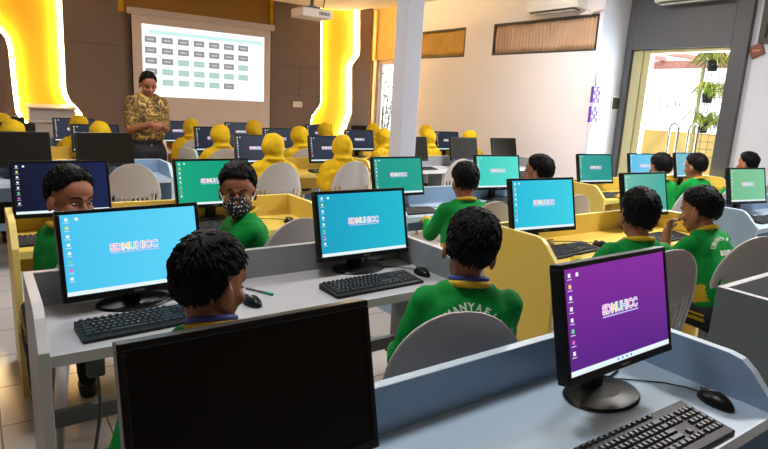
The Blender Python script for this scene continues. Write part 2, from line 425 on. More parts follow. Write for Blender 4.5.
# glazed door with charcoal portal, to the garden
def portal():
    p = MB(); p.box(7.13, 7.2, 4.62, 4.7, 0, ZC); p.box(7.13, 7.2, 3.2, 3.38, 0, ZC); p.box(7.13, 7.2, 3.38, 4.62, 2.32, ZC)
    struct(p.build('trim_9', M['portal'], bevel=0.004), 'charcoal cladding framing the glass door')
    d = bpy.data.objects.new('door_1', None); COL.objects.link(d); d.location = (7.2, 3.9, 0); struct(d, 'glass double door to the garden in an olive metal frame')
    f = MB(); f.box(-.02, .08, .47, .71, 0, 2.32); f.box(-.02, .08, -.54, -.5, 0, 2.32); f.box(-.02, .08, -.5, .47, 2.27, 2.32)
    f.box(-.045, -.02, .56, .585, 0, 2.3); f.build('door_frame', M['doorframe'], d, bevel=0.004)
    MB().box(.03, .04, -.5, .47, .02, 2.27).build('door_pane', M['glass'], d)
    for y in (.05, -.19):
        h = MB(); x = -.05
        pts = [(x, y, .45), (x, y, 1.36), (x, y-.015, 1.4), (x, y-.055, 1.42), (x, y-.095, 1.4), (x, y-.11, 1.36), (x, y-.11, .45)]
        h.tube(pts, .013, 8); h.build('door_handle', M['steel'], d, smooth=True)
    s = MB(); random.seed(3)
    for k in range(16):
        y = .42-.05*k if k else .43; hgt = .05+.1*random.random(); z = 1.52+.05*random.random()
        if k in (1, 2): continue
        s.prism([(y, z), (y+.008, z), (y+.012-.02*random.random(), z+hgt), (y-.012, z+hgt)], .026, .029, 'x')
    s.build('door_strokes', mat('grey_strokes', (150, 150, 150), .6), d)  # thin grey strokes set on the glass
portal()

# outside
def garden():
    g = MB().box(7.32, 16, -6, 16, -.12, -.02).build('ground', M['paving']); struct(g, 'pale paving outside the glass door')
    w = MB(); w.box(9.5, 9.7, -2, 12, -.02, 1.26); o = w.build('garden_wall', M['outyellow']); struct(o, 'low yellow garden wall outside the door')
    c = thing('canopy', 'pink painted canopy frame seen through the top of the glass door', 'canopy', (9.2, 5.0, 0))
    b = MB(); b.box(.3, .42, -3, 4, 2.28, 2.4); b.box(-1.3, -1.18, -3, 4, 2.4, 2.5)
    b.build('beam', M['pinkbeam'], c)
    r = MB()
    for i in range(12): r.box(-1.2, .32, -2.8+i*.55, -2.72+i*.55, 2.4, 2.46)
    r.build('rafter', M['pinkbeam'], c)
    p = MB(); p.box(.3, .4, -2.9, -2.8, -.02, 2.3); p.box(.3, .4, 3.7, 3.8, -.02, 2.3); p.build('post', M['pinkbeam'], c)
    t = thing('trellis', 'cream plant stand with wire grid outside the glass door', 'trellis', (8.25, 3.9, -.02))
    q = MB(); q.box(-.015, .015, .3, .335, 0, 2.6); q.box(-.015, .015, -.66, -.62, 0, 2.6); q.build('post', M['doorframe'], t)
    q = MB()
    for i in range(10): q.tube([(0, .3-.1*i, .9), (0, .3-.1*i, 2.55)], .004, 5)
    for i in range(17): q.tube([(0, .33, .9+.1*i), (0, -.63, .9+.1*i)], .004, 5)
    q.build('wire_grid', M['graycable'], t)
    sh = thing('shrub', 'leafy shrub seen through the far door beside the pillar', 'plant', (7.6, 10.9, -.02))
    random.seed(21); L = MB()
    for k in range(420):
        h = random.uniform(.3, 2.2); a = random.uniform(0, 2*PI); rr = .38*math.sqrt(random.random())
        p = Vector((rr*math.cos(a), rr*math.sin(a), h)); d = Vector((random.uniform(-1, 1), random.uniform(-1, 1), random.uniform(-.6, .6))).normalized(); e = d.cross(Vector((0, 0, 1))).normalized()
        L.add([p, p+d*.05+e*.025, p+d*.12, p+d*.05-e*.025], [(0, 1, 2, 3)], k % 2)
    L.build('foliage', [M['leaf'], M['leafy']], sh)
    t_ = MB()
    for k in range(7):
        a = 2*PI*k/7; t_.tube([(.04*math.cos(a), .04*math.sin(a), 0), (.12*math.cos(a), .12*math.sin(a), .9), (.28*math.cos(a), .28*math.sin(a), 1.9)], [.016, .011, .005], 6)
    t_.build('stem', mat('shrub_bark', (92, 74, 56), .8), sh)
    random.seed(11)
    nm = [('topmost hanging pot plant of the nearer column behind the glass door', 4.05, 2.22), ('middle hanging pot plant on the plant stand outside', 4.05, 1.8), ('lowest hanging pot plant on the plant stand outside', 4.05, 1.4),
          ('topmost pot plant close to the right door jamb', 3.72, 2.22), ('middle pot plant close to the right door jamb', 3.72, 1.8), ('lowest pot plant close to the right door jamb', 3.72, 1.4)]
    for lab, y, z in nm:
        r = thing('hanging_plant', lab, 'plant', (8.15, y, z), 0, 'pot plants outside the door')
        pot = MB().lathe([(.055, -.1), (.075, .02), (.08, .03), (.068, .03), (.05, -.05)], 12); pot.build('pot', M['black'], r, smooth=False)
        L = MB()
        for k in range(40):
            a = random.uniform(0, 2*PI); ln = random.uniform(.2, .42); w_ = .017; up = random.uniform(.05, .2)
            vs = []; n = 6
            for i in range(n+1):
                s = i/n; rad = .02+ln*s; zz = .02+up*math.sin(PI*min(1, s*1.25)*.8)*1.0-.12*s*s
                ww = w_*(1-s**2)+.001
                vs += [(rad*math.cos(a)-ww*math.sin(a), rad*math.sin(a)+ww*math.cos(a), zz), (rad*math.cos(a)+ww*math.sin(a), rad*math.sin(a)-ww*math.cos(a), zz)]
            L.add(vs, [(2*i, 2*i+1, 2*i+3, 2*i+2) for i in range(n)], k % 2)
        o = L.build('foliage', [M['leaf'], M['leafy']], r, smooth=True); sm = o.modifiers.new('s', 'SOLIDIFY'); sm.thickness = .0015
garden()

# ------------------------------------------------------------------ desks
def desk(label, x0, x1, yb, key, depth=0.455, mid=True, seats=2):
    L, Ed = M[key+'_l'], M[key+'_e']; Tp = M.get(key+'_t', L); g = {'dark': 'grey', 'grey': 'grey', 'blue': 'pale blue', 'yel': 'yellow', 'sand': 'sand'}[key]
    r = thing('computer_desk', label, 'desk', (x0, yb, 0), 0, 'computer desks in rows')
    W = x1-x0; t = .03; zt = .72; zp = .845; yf = -depth
    prof = [(yf, 0), (yf, .735), (yf+.035, .77), (yf+.075, .815), (yf+.105, .838), (yf+.14, zp), (.028, zp), (.028, 0)]
    for xa in (0, W-t):
        p = MB(); n = len(prof)
        p.prism(prof, xa, xa+t, 'x', 0, 1); p.build('side_panel', [L, Ed], r, bevel=.002)
    p = MB(); p.box(t, W-t, 0, .025, .5, zp-.003, 0); p.box(t, W-t, -.0005, .0255, zp-.003, zp, 1); p.build('back_panel', [L, Ed], r)
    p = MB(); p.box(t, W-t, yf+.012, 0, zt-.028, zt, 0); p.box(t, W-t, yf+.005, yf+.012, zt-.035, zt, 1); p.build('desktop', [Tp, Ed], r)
    p = MB(); p.box(t, W-t, -.03, 0, .26, .32, 0); p.build('stretcher', [L, Ed], r)
    if mid:
        for k in range(1, seats):
            p = MB(); p.box(W*k/seats-.012, W*k/seats+.012, -.3, -.03, 0, zt-.028, 0); p.build('support_panel', [L, Ed], r)
    return r
R1, R2, R3, R4, R5, R6 = .98, 2.23, 3.49, 5.68, 6.93, 8.15
desk('pale blue computer desk nearest the camera, under the purple screen', .08, 1.72, R1, 'blue')
desk('grey computer desk cut off by the right edge, nearest row', 2.34, 3.96, R1, 'dark')
desk('grey computer desk with the bright sky blue screen and teal pen', .10, 1.72, R2, 'grey')
desk('yellow computer desk behind the purple screen, two boys seated at it', 2.34, 3.96, R2, 'yel')
desk('pale blue computer desk at the right edge under the mint green screen', 4.58, 6.2, R2, 'blue')
desk('yellow computer desk at left where the masked boy turns round', .10, 1.72, R3, 'yel')
desk('pale blue computer desk before the white pillar with teal and turquoise screens', 2.34, 3.96, R3, 'blue')
desk('long yellow computer desk in front of the glass door', 4.58, 6.98, R3, 'yel', seats=3)
desk('pale blue computer desk with two switched off screens at left', -.2, 1.43, R4, 'blue')
desk('yellow computer desk where two girls sit with their backs to us', 1.95, 3.56, R4, 'yel')
desk('grey computer desk with dark screens behind the white pillar', 3.95, 6.2, R4, 'grey', seats=3)
desk('yellow computer desk second from the front wall, at far left', -.2, 1.45, R5, 'yel')
desk('pale blue computer desk second from the front wall, in the middle', 2.02, 3.6, R5, 'blue')
desk('yellow computer desk second from the front wall, by the window wall', 3.95, 6.2, R5, 'yel', seats=3)
desk('pale blue computer desk nearest the lectern at far left', -.2, 1.4, R6, 'blue')
desk('sand coloured computer desk below the projection screen beside the teacher', 2.0, 3.56, R6, 'sand')
desk('pale blue computer desk nearest the right glowing wall shape', 3.95, 6.2, R6, 'blue', seats=3)

# ------------------------------------------------------------------ monitors
MW, MH = .478, .306
TILT = Matrix.Translation((0, 0, .217)) @ Matrix.Rotation(R(-13), 4, 'X') @ Matrix.Translation((0, 0, -.217))
def screen_mesh(kind):
    """display face in the monitor's own frame: x right, z up, facing -y"""
    s = MB(); w = MW-.028; x0, x1 = -w/2, w/2; z0, z1 = .064+.022, .064+MH-.014; y = -.0215
    mats = [SCREEN[kind]]
    s.box(x0, x1, y, y+.004, z0, z1, 0)
    if kind == 'off':
        s.v = [tuple(TILT @ Vector(v)) for v in s.v]; return s, mats
    names = ['icon', 'taskbar', 'logow', 'logo_red', 'logo_mag', 'logo_yel', 'logo_grn', 'logo_blu', 'logo_pur', 'logo_lav']
    mats += [M[n] for n in names]
    idx = {n: i+1 for i, n in enumerate(names)}
    H = z1-z0
    s.box(x0, x1, y-.0004, y, z0, z0+H*.05, idx['taskbar'])
    if kind == 'purple':
        for k in range(4): s.box(-.03+k*.02, -.022+k*.02, y-.0006, y-.0004, z0+H*.015, z0+H*.038, idx['logo_blu'])
    cols = ['icon', 'logo_yel', 'icon', 'icon', 'icon', 'logo_grn', 'logo_mag', 'icon']
    for k in range(8):
        zc = z1-H*(.06+.104*k); xc = x0+.018
        s.box(xc-.0048, xc+.0048, y-.0006, y, zc-.005, zc+.005, idx[cols[k]])
        s.box(xc-.009, xc+.009, y-.0006, y, zc-.011, zc-.0095, idx['icon'])
        if k == 0: s.box(xc+.026, xc+.036, y-.0006, y, zc-.005, zc+.005, idx['icon'])
    word = 'SDMUHICC'; lc = ['logo_red', 'logo_mag', 'logo_yel', 'logo_grn', 'logo_blu', 'logo_lav', 'logo_red', 'logo_pur']
    size = .034; gap = .0025; tot = 0
    for ch in word:
        g = glyph(ch, .02); tot += (g[3]-g[2])*size+gap
    sc = .162/tot; x = -.081; zc = z0+H*.5
    for ch, c in zip(word, lc):
        for fat, mi, dy, zz in ((.08, idx['logow'], .0006, 0), (-.006, idx[c], .0012, 0)):
            vs, fs, a, b = glyph(ch, fat); base = glyph(ch, .02)
            s.add([(x+(v[0]-base[2])*size*sc, y-dy, zc+v[1]*size) for v in vs], fs, mi)
        x += (base[3]-base[2])*size*sc+gap*sc
    s.box(-.08, .082, y-.0006, y, zc-.0095, zc-.006, idx['logo_lav'])
    s.v = [tuple(TILT @ Vector(v)) for v in s.v]
    return s, mats

def stand_parts(r):
    def tl(mb): mb.v = [tuple(TILT @ Vector(v)) for v in mb.v]; return mb
    fr = MB(); x0, x1, z0, z1 = -MW/2, MW/2, .064, .064+MH; b = .014; y0 = -.024
    fr.box(x0, x1, y0, .012, z0, z0+.022); fr.box(x0, x1, y0, .012, z1-b, z1)
    fr.box(x0, x0+b, y0, .012, z0+.022, z1-b); fr.box(x1-b, x1, y0, .012, z0+.022, z1-b)
    tl(fr).build('bezel', M['blacksatin'], r, bevel=.003)
    bk = MB(); bk.box(x0+.006, x1-.006, -.017, .02, z0+.006, z1-.006)
    bk.prism([(-.17, z0+.03), (.17, z0+.03), (.14, z1-.04), (-.14, z1-.04)], .02, .045, 'y'); tl(bk).build('back_shell', M['black'], r, bevel=.006)
    mk = MB()
    for i in range(4): mk.box(-.016+i*.009, -.010+i*.009, -.0247, -.024, z0+.007, z0+.014)
    tl(mk).build('badge', M['steel'], r)
    nk = MB(); nk.prism([(.03, .006), (.066, .006), (.05, .23), (.03, .23)], -.03, .03, 'x'); nk.build('stand_neck', M['black'], r, bevel=.004)
    bs = MB(); bs.lathe([(.001, 0), (.126, 0), (.13, .004), (.124, .010), (.06, .016), (.001, .017)], 32, sx=1.0, sy=.72, T=Matrix.Translation((0, .012, 0)))
    bs.build('stand_base', M['blacksatin'], r, smooth=False)
    cb = MB(); cb.tube([(.05, .046, .19), (.06, .075, .16), (.07, .085, .08), (.09, .08, .02), (.15, .075, .006), (.21, .085, .006)], .0035, 6); cb.build('cable', M['black'], r, smooth=True)

proto = {}
def monitor(kind, x, y, label, rz=0.0, dz=0.0, sc=1.0):
    """dz: how far the display is raised or lowered on its stand"""
    if kind not in proto:
        r = thing('monitor', label, 'monitor', (x, y, .72), rz, 'computer monitors on the desks')
        if not proto: stand_parts(r)
        else:
            for c in kids_of(next(iter(proto.values()))):
                if not c.name.startswith('screen'):
                    d = c.copy(); COL.objects.link(d); d.parent = r; d.location = (0, 0, 0)
        s, mats = screen_mesh(kind); s.build('screen', mats, r)
        proto[kind] = r
    else: r = dup(proto[kind], (x, y, .72), rz, label)
    r.scale = (sc, sc, sc)
    for c in kids_of(r):
        if c.name.split('.')[0] in ('bezel', 'back_shell', 'badge', 'screen'): c.location = (0, 0, dz)
        else: c.location = (0, 0, 0)
    return r
yo = .024
mp = monitor('purple', 1.335, .79+yo, 'monitor with purple desktop screen on the nearest blue desk', 0, .055, .955)
for c in kids_of(mp):
    if c.name.startswith('stand'): c.location = (.035, .01, 0)
monitor('off', .397, .895+yo, 'switched off monitor, largest dark panel in the foreground', 0, -.008)
Y2, Y3, Y4, Y5, Y6 = 2.125+yo, 3.41+yo, 5.5+yo, 6.74+yo, 7.97+yo
monitor('sky', .434, 2.105+yo, 'monitor with bright sky blue screen beside the spiky-haired boy', R(4), -.016, 1.0)
monitor('cyan', 1.412, Y2, 'monitor with cyan screen on the grey desk left of the boy with printed shirt')
monitor('aqua', 2.60, 2.09+yo, 'monitor with aqua screen above the yellow side panel', R(-6), .022, 1.0)
monitor('sea', 3.68, Y2, 'monitor with sea green screen partly hidden by a boy at the yellow desk', R(-4), .035, .97)
monitor('mint', 5.18, Y2, 'monitor with mint green screen at the right edge of the photo', R(-10), .035, .97)
monitor('navy', .36, Y3, 'monitor with dark navy screen behind the boy looking back', 0, .02, .955)
monitor('jade', 1.165, Y3, 'monitor with jade green screen behind the masked boy', 0, .02, .955)
monitor('teal', 2.555, Y3, 'monitor with teal screen at the foot of the white pillar', 0, .02, .955)
monitor('turq', 3.60, Y3, 'monitor with turquoise screen between two seated boys before the window wall', R(-9), .025, .955)
monitor('deepteal', 4.95, Y3, 'monitor with deep teal screen on the long yellow desk, nearest the white wall', R(-8), .025, .955)
monitor('paleblue', 5.82, Y3, 'monitor with pale blue screen behind the middle boy below the door', R(-12), .025, .955)
monitor('haze', 6.68, Y3, 'monitor with hazy blue screen below the door handles', R(-5), .03, .955)
monitor('off', .285, Y4, 'switched off monitor at the left edge, left of its twin on the blue desk', 0, .02, .96)
monitor('off', .925, Y4, 'switched off monitor right of its twin, above the empty chair at left', 0, .02, .96)
monitor('slate', 2.32, Y4, 'monitor with slate screen left of the girl on the yellow desk', 0, .02, .96)
monitor('slate', 3.14, Y4, 'monitor with slate screen right of the pair on the middle yellow desk', 0, .02, .96)
monitor('off', 4.3, Y4, 'dark monitor mostly hidden behind the white pillar', 0, .02, .96)
monitor('off', 5.14, Y4, 'dark monitor just right of the pillar above a boy\'s head', 0, .02, .96)
monitor('off', 5.88, Y4, 'dark monitor standing alone against the white wall, above the turquoise screen', 0, .02, .96)
monitor('off', .28, Y5, 'switched off monitor at the far left, second row from the front wall', 0, .02, .96)
monitor('slate', 1.05, Y5, 'monitor with slate screen second from the left in the second row from the front', 0, .02, .96)
monitor('slate', 2.31, Y5, 'monitor with slate screen left of the girl above the masked boy', 0, .02, .96)
monitor('slate', 3.16, Y5, 'monitor with slate screen right of the two on the blue middle desk far back', 0, .02, .96)
monitor('slate', 4.34, Y5, 'monitor with slate screen directly left of the pillar, in front of the corner', 0, .02, .96)
monitor('slate', 5.0, Y5, 'monitor with slate screen hidden behind the girl right of the pillar', 0, .02, .96)
monitor('slate', 5.94, Y5, 'monitor with slate screen right of a yellow headscarf near the window wall', 0, .02, .96)
monitor('off', .27, Y6, 'switched off monitor at the left edge, row nearest the front wall', 0, .02, .96)
monitor('slate', 1.01, Y6, 'monitor with slate screen in front of the lectern', 0, .02, .96)
monitor('slate', 2.25, Y6, 'monitor with slate screen right beside the teacher\'s batik shirt', 0, .02, .96)
monitor('slate', 3.12, Y6, 'monitor with slate screen below the right part of the projection screen', 0, .02, .96)
monitor('slate', 4.39, Y6, 'monitor with slate screen below the white wall socket', 0, .02, .96)
monitor('off', 5.22, Y6, 'dark monitor farthest back in the front right corner', 0, .02, .96)


# ------------------------------------------------------------------ keyboards and mice
def make_keyboard(label, loc, rz):
    r = thing('keyboard', label, 'keyboard', loc, rz, 'keyboards on the desks')
    b = MB(); b.prism([(-.072, 0), (-.072, .012), (.068, .026), (.072, .022), (.072, 0)], -.222, .222, 'x'); b.build('case', M['black'], r, bevel=.004)
    k = MB(); lg = MB()
    def key(x, y, w, h, ch=None):
        zt = .0125+(y+.072)*.1; z = zt-.002; a = .0035; q = .007
        k.add([(x-w/2, y-h/2, z), (x+w/2, y-h/2, z), (x+w/2, y+h/2, z), (x-w/2, y+h/2, z), (x-w/2+a, y-h/2+a, z+q), (x+w/2-a, y-h/2+a, z+q), (x+w/2-a, y+h/2-a*.6, z+q+.0006), (x-w/2+a, y+h/2-a*.6, z+q+.0006)],
              [(0, 1, 5, 4), (1, 2, 6, 5), (2, 3, 7, 6), (3, 0, 4, 7), (4, 5, 6, 7)])
        if ch:
            vs, fs, a0, b0 = glyph(ch, .02); s = .0075
            lg.add([(x-.0045+(v[0]-a0)*s, y-.002+v[1]*s, z+q+.0012) for v in vs], fs)
    u = .0187; rows = ['1234567890', 'QWERTYUIOP', 'ASDFGHJKL', 'ZXCVBNM']
    xs = -.212
    for i in range(13): key(xs+u*(.5+i*1.16), .06, .016, .013)
    for i in range(13): key(xs+u*(.5+i), .036, .017, .017, ('`'+rows[0]+'-=')[i])
    key(xs+u*14, .036, .035, .017)
    key(xs+u*.75, .017, .026, .017)
    for i in range(12): key(xs+u*(2+i), .017, .017, .017, (rows[1]+'[]')[i])
    key(xs+u*14.25, .017, .026, .017)
    key(xs+u*.87, -.002, .031, .017)
    for i in range(11): key(xs+u*(2.25+i), -.002, .017, .017, (rows[2]+";'")[i])
    key(xs+u*13.9, -.002, .04, .017)
    key(xs+u*1.12, -.021, .04, .017)
    for i in range(10): key(xs+u*(2.75+i), -.021, .017, .017, (rows[3]+',./')[i])
    key(xs+u*13.6, -.021, .05, .017)
    for i in range(3): key(xs+u*(.62+i*1.25), -.041, .022, .017)
    key(xs+u*7, -.041, .115, .017)
    for i in range(4): key(xs+u*(10.7+i*1.25), -.041, .022, .017)
    xn = xs+u*15.6
    for i in range(3):
        for y in (.036, .017): key(xn+u*i, y, .017, .017)
    key(xn+u, -.021, .017, .017)
    for i in range(3): key(xn+u*i, -.041, .017, .017)
    xp = xs+u*19.1
    for j, y in enumerate((.036, .017, -.002, -.021, -.041)):
        for i in range(4): key(xp+u*i*.98, y, .017, .017, ['/', '7', '4', '1', '0'][j] if i == 0 and j else None)
    k.build('keycaps', M['keycap'], r)
    lg.build('key_legends', M['legend'], r)
    return r
kb = make_keyboard('black keyboard in front of the purple screen, cut by the bottom edge', (1.27, .615, .72), R(-1))
for x, y, rz, lab in [
    (.44, 1.91, 3, 'black keyboard below the sky blue screen by the leftmost grey desk edge'),
    (1.33, 1.915, 2, 'black keyboard below the cyan screen on the grey desk'),
    (2.66, 1.94, 4, 'black keyboard below the aqua screen on yellow desktop'),
    (3.56, 1.9, 0, 'black keyboard on the yellow desk by the boy with hand at his mouth'),
    (5.1, 1.93, 0, 'black keyboard below the mint screen at the right edge'),
    (.35, 3.2, 0, 'black keyboard on the yellow desk at the left edge'),
    (1.05, 3.2, 0, 'black keyboard below the jade screen behind the masked boy'),
    (2.5, 3.19, -2, 'black keyboard below the teal screen at the pillar'),
    (3.55, 3.2, 0, 'black keyboard below the turquoise screen'),
    (4.92, 3.2, 0, 'black keyboard below the deep teal screen on long yellow desk'),
    (2.35, 5.37, 0, 'black keyboard below the left slate screen on middle yellow desk'),
    (3.09, 5.37, 0, 'black keyboard below the right slate screen on middle yellow desk'),
    (4.32, 5.37, 0, 'black keyboard on the grey desk right of the pillar')]:
    dup(kb, (x, y, .72), R(rz), lab)

def make_mouse(label, loc, rz):
    r = thing('computer_mouse', label, 'mouse', loc, rz, 'computer mice on the desks')
    b = MB(); vs = []; n = 20; rings = 9
    prof = []
    for i in range(rings):
        t = i/(rings-1)*PI/2; prof.append((math.cos(t), math.sin(t)))
    for a, h in prof:
        for k in range(n):
            th = 2*PI*k/n; cx, cy = math.cos(th), math.sin(th)
            hh = .034*h*(1-.25*max(0, cy)) if h > 0 else 0
            vs.append((a*.031*cx*(1-.12*abs(cy)), a*.056*cy, hh+.002))
    fs = [(i*n+k, i*n+(k+1) % n, (i+1)*n+(k+1) % n, (i+1)*n+k) for i in range(rings-1) for k in range(n)]+[tuple(range(n))[::-1]]
    b.add(vs, fs); b.build('shell', M['blacksatin'], r, smooth=True)
    MB().lathe([(.0005, -.003), (.011, -.003), (.011, .003), (.0005, .003)], 14, T=Matrix.Translation((0, .032, .02)) @ Matrix.Rotation(PI/2, 4, 'Y')).build('scroll_wheel', M['graycable'], r)
    MB().box(-.0006, .0006, .02, .052, .012, .0268).build('button_gap', M['steel'], r)
    MB().tube([(0, .055, .008), (-.01, .09, .005), (-.05, .13, .004), (-.12, .165, .004), (-.2, .2, .004), (-.28, .22, .004)], .0022, 6).build('cable', M['black'], r, smooth=True)
    return r
ms = make_mouse('black mouse on the pale blue desk right of the purple screen', (1.61, .645, .72), R(-14))
for x, y, rz, lab in [(.80, 1.935, 8, 'black mouse beside the spiky-haired boy\'s cheek'), (1.63, 1.96, -5, 'black mouse by the grey side panel left of the printed shirt'),
                      (2.97, 1.95, 0, 'black mouse on the yellow desk by a boy\'s shoulder'), (1.56, 3.19, 0, 'black mouse on the yellow desk right of the masked boy'),
                      (6.72, 3.12, 0, 'black mouse on the far end of the long yellow desk below the door'), (2.84, 3.18, 0, 'black mouse right of the keyboard below the teal screen')]:
    dup(ms, (x, y, .72), R(rz), lab)

p = thing('pen', 'teal pen lying on the grey desk beside the spiky-haired boy', 'pen', (.874, 2.05, .7255), R(-61))
MB().tube([(-.062, 0, 0), (-.06, 0, 0), (.035, 0, 0)], [.002, .004, .0045], 8).build('barrel', M['graycable'], p)
MB().tube([(.03, 0, 0), (.07, 0, 0), (.073, 0, 0)], [.0052, .0052, .003], 8).build('pen_cap', M['pen'], p)
a = thing('power_adapter', 'grey power adapter hanging under the grey desk at left', 'adapter', (.275, 2.0, .6))
MB().box(-.028, .028, -.018, .018, -.07, .05).build('casing', M['graycable'], a, bevel=.008)
MB().tube([(0, 0, .05), (-.02, .02, .075), (-.05, .05, .09)], .005, 6).build('cable', M['black'], a, smooth=True)
MB().tube([(.005, 0, -.07), (.01, 0, -.2), (-.03, -.02, -.4), (-.08, -.05, -.52), (-.11, -.06, -.597)], .006, 6).build('lower_cable', M['graycable'], a, smooth=True)

# ------------------------------------------------------------------ chairs
def make_chair(label, loc, rz):
    r = thing('plastic_chair', label, 'chair', loc, rz, 'white slotted plastic chairs')
    nx, nz = 25, 22; z0, z1 = .40, .93
    def width(z):
        if z > .66: return .212*math.sqrt(max(0.0, 1-((z-.66)/(z1-.66))**2))+.004
        return .212-.03*(.66-z)/.26
    vs = []; fs = []
    for j in range(nz+1):
        t = j/nz; z = z0+(z1-z0)*(1-(1-t)**1.5)
        for i in range(nx+1):
            uu = -1+2*i/nx; x = uu*width(z)
            y = -.17-.035*(1-(x/.212)**2)-.055*(z-z0)/.48
            vs.append((x, y, z))
    for j in range(nz):
        zc = (vs[j*(nx+1)][2]+vs[(j+1)*(nx+1)][2])/2
        for i in range(nx):
            uu = abs(-1+2*(i+.5)/nx)
            if .50 < zc < .70-.05*(1-uu) and i % 2 == 0 and uu < .9: continue
            fs.append((j*(nx+1)+i, j*(nx+1)+i+1, (j+1)*(nx+1)+i+1, (j+1)*(nx+1)+i))
    o = MB().add(vs, fs).build('backrest', M['chair'], r, smooth=True); s = o.modifiers.new('s', 'SOLIDIFY'); s.thickness = .009; s.offset = 0
    st = MB(); poly = [(-.2, -.19), (.2, -.19), (.215, 0), (.21, .16), (.18, .2), (-.18, .2), (-.21, .16), (-.215, 0)]
    st.prism(poly, .405, .43, 'z'); st.build('seat', M['chair'], r, bevel=.01)
    for sx in (-1, 1):
        for yy in (-1, 1):
            l = MB(); t0 = Vector((sx*.175, yy*.165, .41)); t1 = Vector((sx*.215, yy*.205, 0))
            l.tube([t0, t0.lerp(t1, .5), t1], [.026, .021, .017], 8); l.build('leg', M['chair'], r, smooth=True)
    return r
ch = make_chair('white plastic chair of the boy with printed shirt, front centre', (1.19, 1.325, 0), R(-26))
for x, y, rz, lab in [
    (.46, 1.42, 0, 'white plastic chair of the spiky-haired boy, behind the dark monitor'),
    (2.5, 1.46, -14, 'white plastic chair directly behind the purple monitor'),
    (3.30, 1.40, -24, 'white plastic chair of the boy with hand at his mouth'),
    (.40, 2.62, 0, 'white plastic chair left of the sky blue screen'),
    (1.2, 2.62, 8, 'white plastic chair of the masked boy'),
    (2.56, 2.66, 0, 'white plastic chair of the boy before the pillar'),
    (3.4, 2.68, 0, 'white plastic chair behind the aqua screen'),
    (4.92, 2.66, 0, 'white plastic chair left of two boys at the long yellow desk'),
    (5.62, 2.64, 0, 'white plastic chair of the boy nearest the door handles'),
    (6.5, 2.68, 0, 'white plastic chair behind the mint screen'),
    (.96, 4.86, 0, 'empty white plastic chair between the navy and jade screens'),
    (2.14, 4.78, 0, 'white plastic chair of the left girl in yellow, above the masked boy\'s shoulder'),
    (2.90, 4.80, 0, 'white plastic chair of the right girl in yellow, left of the teal screen'),
    (4.32, 4.86, 0, 'empty white plastic chair right of the pillar, behind a boy\'s head'),
    (5.0, 4.86, 0, 'empty white plastic chair left of the turquoise screen'),
    (2.12, 6.06, 0, 'white plastic chair of the girl above the masked boy, second row from front'),
    (3.05, 6.06, 0, 'white plastic chair of the second girl, middle desk, second row from front'),
    (2.2, 7.3, 0, 'white plastic chair of the girl nearest the teacher'),
    ]:
    dup(ch, (x, y+.03, 0), R(rz), lab)

# ------------------------------------------------------------------ people
def ik(s, w, l1, l2, pole):
    s = Vector(s); w = Vector(w); d = w-s; L = min(d.length, (l1+l2)*.995); dn = d.normalized()
    w = s+dn*L
    a = (l1*l1-l2*l2+L*L)/(2*L); h = math.sqrt(max(0, l1*l1-a*a))
    p = Vector(pole); p = (p-dn*p.dot(dn)).normalized()
    return s+dn*a+p*h, w

def hand_caps(mb, wrist, dirv, palm_n, s=1.0, curl=.5, side=1):
    """palm, four unequal bent fingers and a thumb from the side of the palm"""
    d = Vector(dirv).normalized(); n = Vector(palm_n); n = (n-d*n.dot(d)).normalized(); a = d.cross(n)*side
    w = Vector(wrist)
    mb.cap(w, .018*s, w+d*.055*s-a*.013*s, .017*s); mb.cap(w+d*.01*s, .018*s, w+d*.055*s+a*.014*s, .017*s); mb.cap(w, .02*s, w+d*.05*s, .018*s)
    for k, ln in enumerate((.052, .06, .056, .043)):
        off = (-.024+.016*k)*s
        b0 = w+d*.06*s+a*off
        d1 = (d*math.cos(curl*.6)+n*math.sin(curl*.6)); b1 = b0+d1*ln*.45*s
        d2 = (d*math.cos(curl*1.5)+n*math.sin(curl*1.5)); b2 = b1+d2*ln*.32*s
        d3 = (d*math.cos(curl*2.2)+n*math.sin(curl*2.2)); b3 = b2+d3*ln*.25*s
        r = .0078*s
        mb.cap(b0, r, b1, r*.95, 8); mb.cap(b1, r*.95, b2, r*.9, 8); mb.cap(b2, r*.9, b3, r*.75, 8)
    t0 = w+d*.018*s-a*.02*s; t1 = t0+(d*.6-a*.75+n*.2).normalized()*.03*s; t2 = t1+(d*.9-a*.25+n*.35).normalized()*.024*s
    mb.cap(t0, .011*s, t1, .009*s, 8); mb.cap(t1, .009*s, t2, .0075*s, 8)

def head_caps(mb, H, s=1.0, face=True):
    def P(x, y, z): return H @ Vector((x*s, y*s, z*s))
    q = H.to_3x3().normalized()
    def E(c, r):
        T = Matrix.Translation(P(*c)) @ q.to_4x4(); mb.ell((0, 0, 0), tuple(v*s for v in r), T=T)
    E((0, -.008, .03), (.072, .09, .086)); E((0, .022, -.035), (.057, .06, .068)); E((0, .047, -.078), (.03, .028, .026))
    E((0, .045, .045), (.058, .04, .05))
    for sx in (-1, 1):
        E((sx*.076, -.008, -.012), (.010, .020, .031)); E((sx*.034, .058, -.022), (.026, .022, .022))
    if face:
        mb.cap(P(0, .076, .012), .008*s, P(0, .099, -.024), .0125*s); E((.010, .09, -.028), (.008, .009, .007)); E((-.010, .09, -.028), (.008, .009, .007))
        mb.cap(P(-.036, .068, .024), .010*s, P(-.008, .08, .022), .009*s); mb.cap(P(.036, .068, .024), .010*s, P(.008, .08, .022), .009*s)
        mb.cap(P(-.016, .077, -.052), .007*s, P(.016, .077, -.052), .007*s); mb.cap(P(-.014, .076, -.063), .008*s, P(.014, .076, -.063), .008*s)

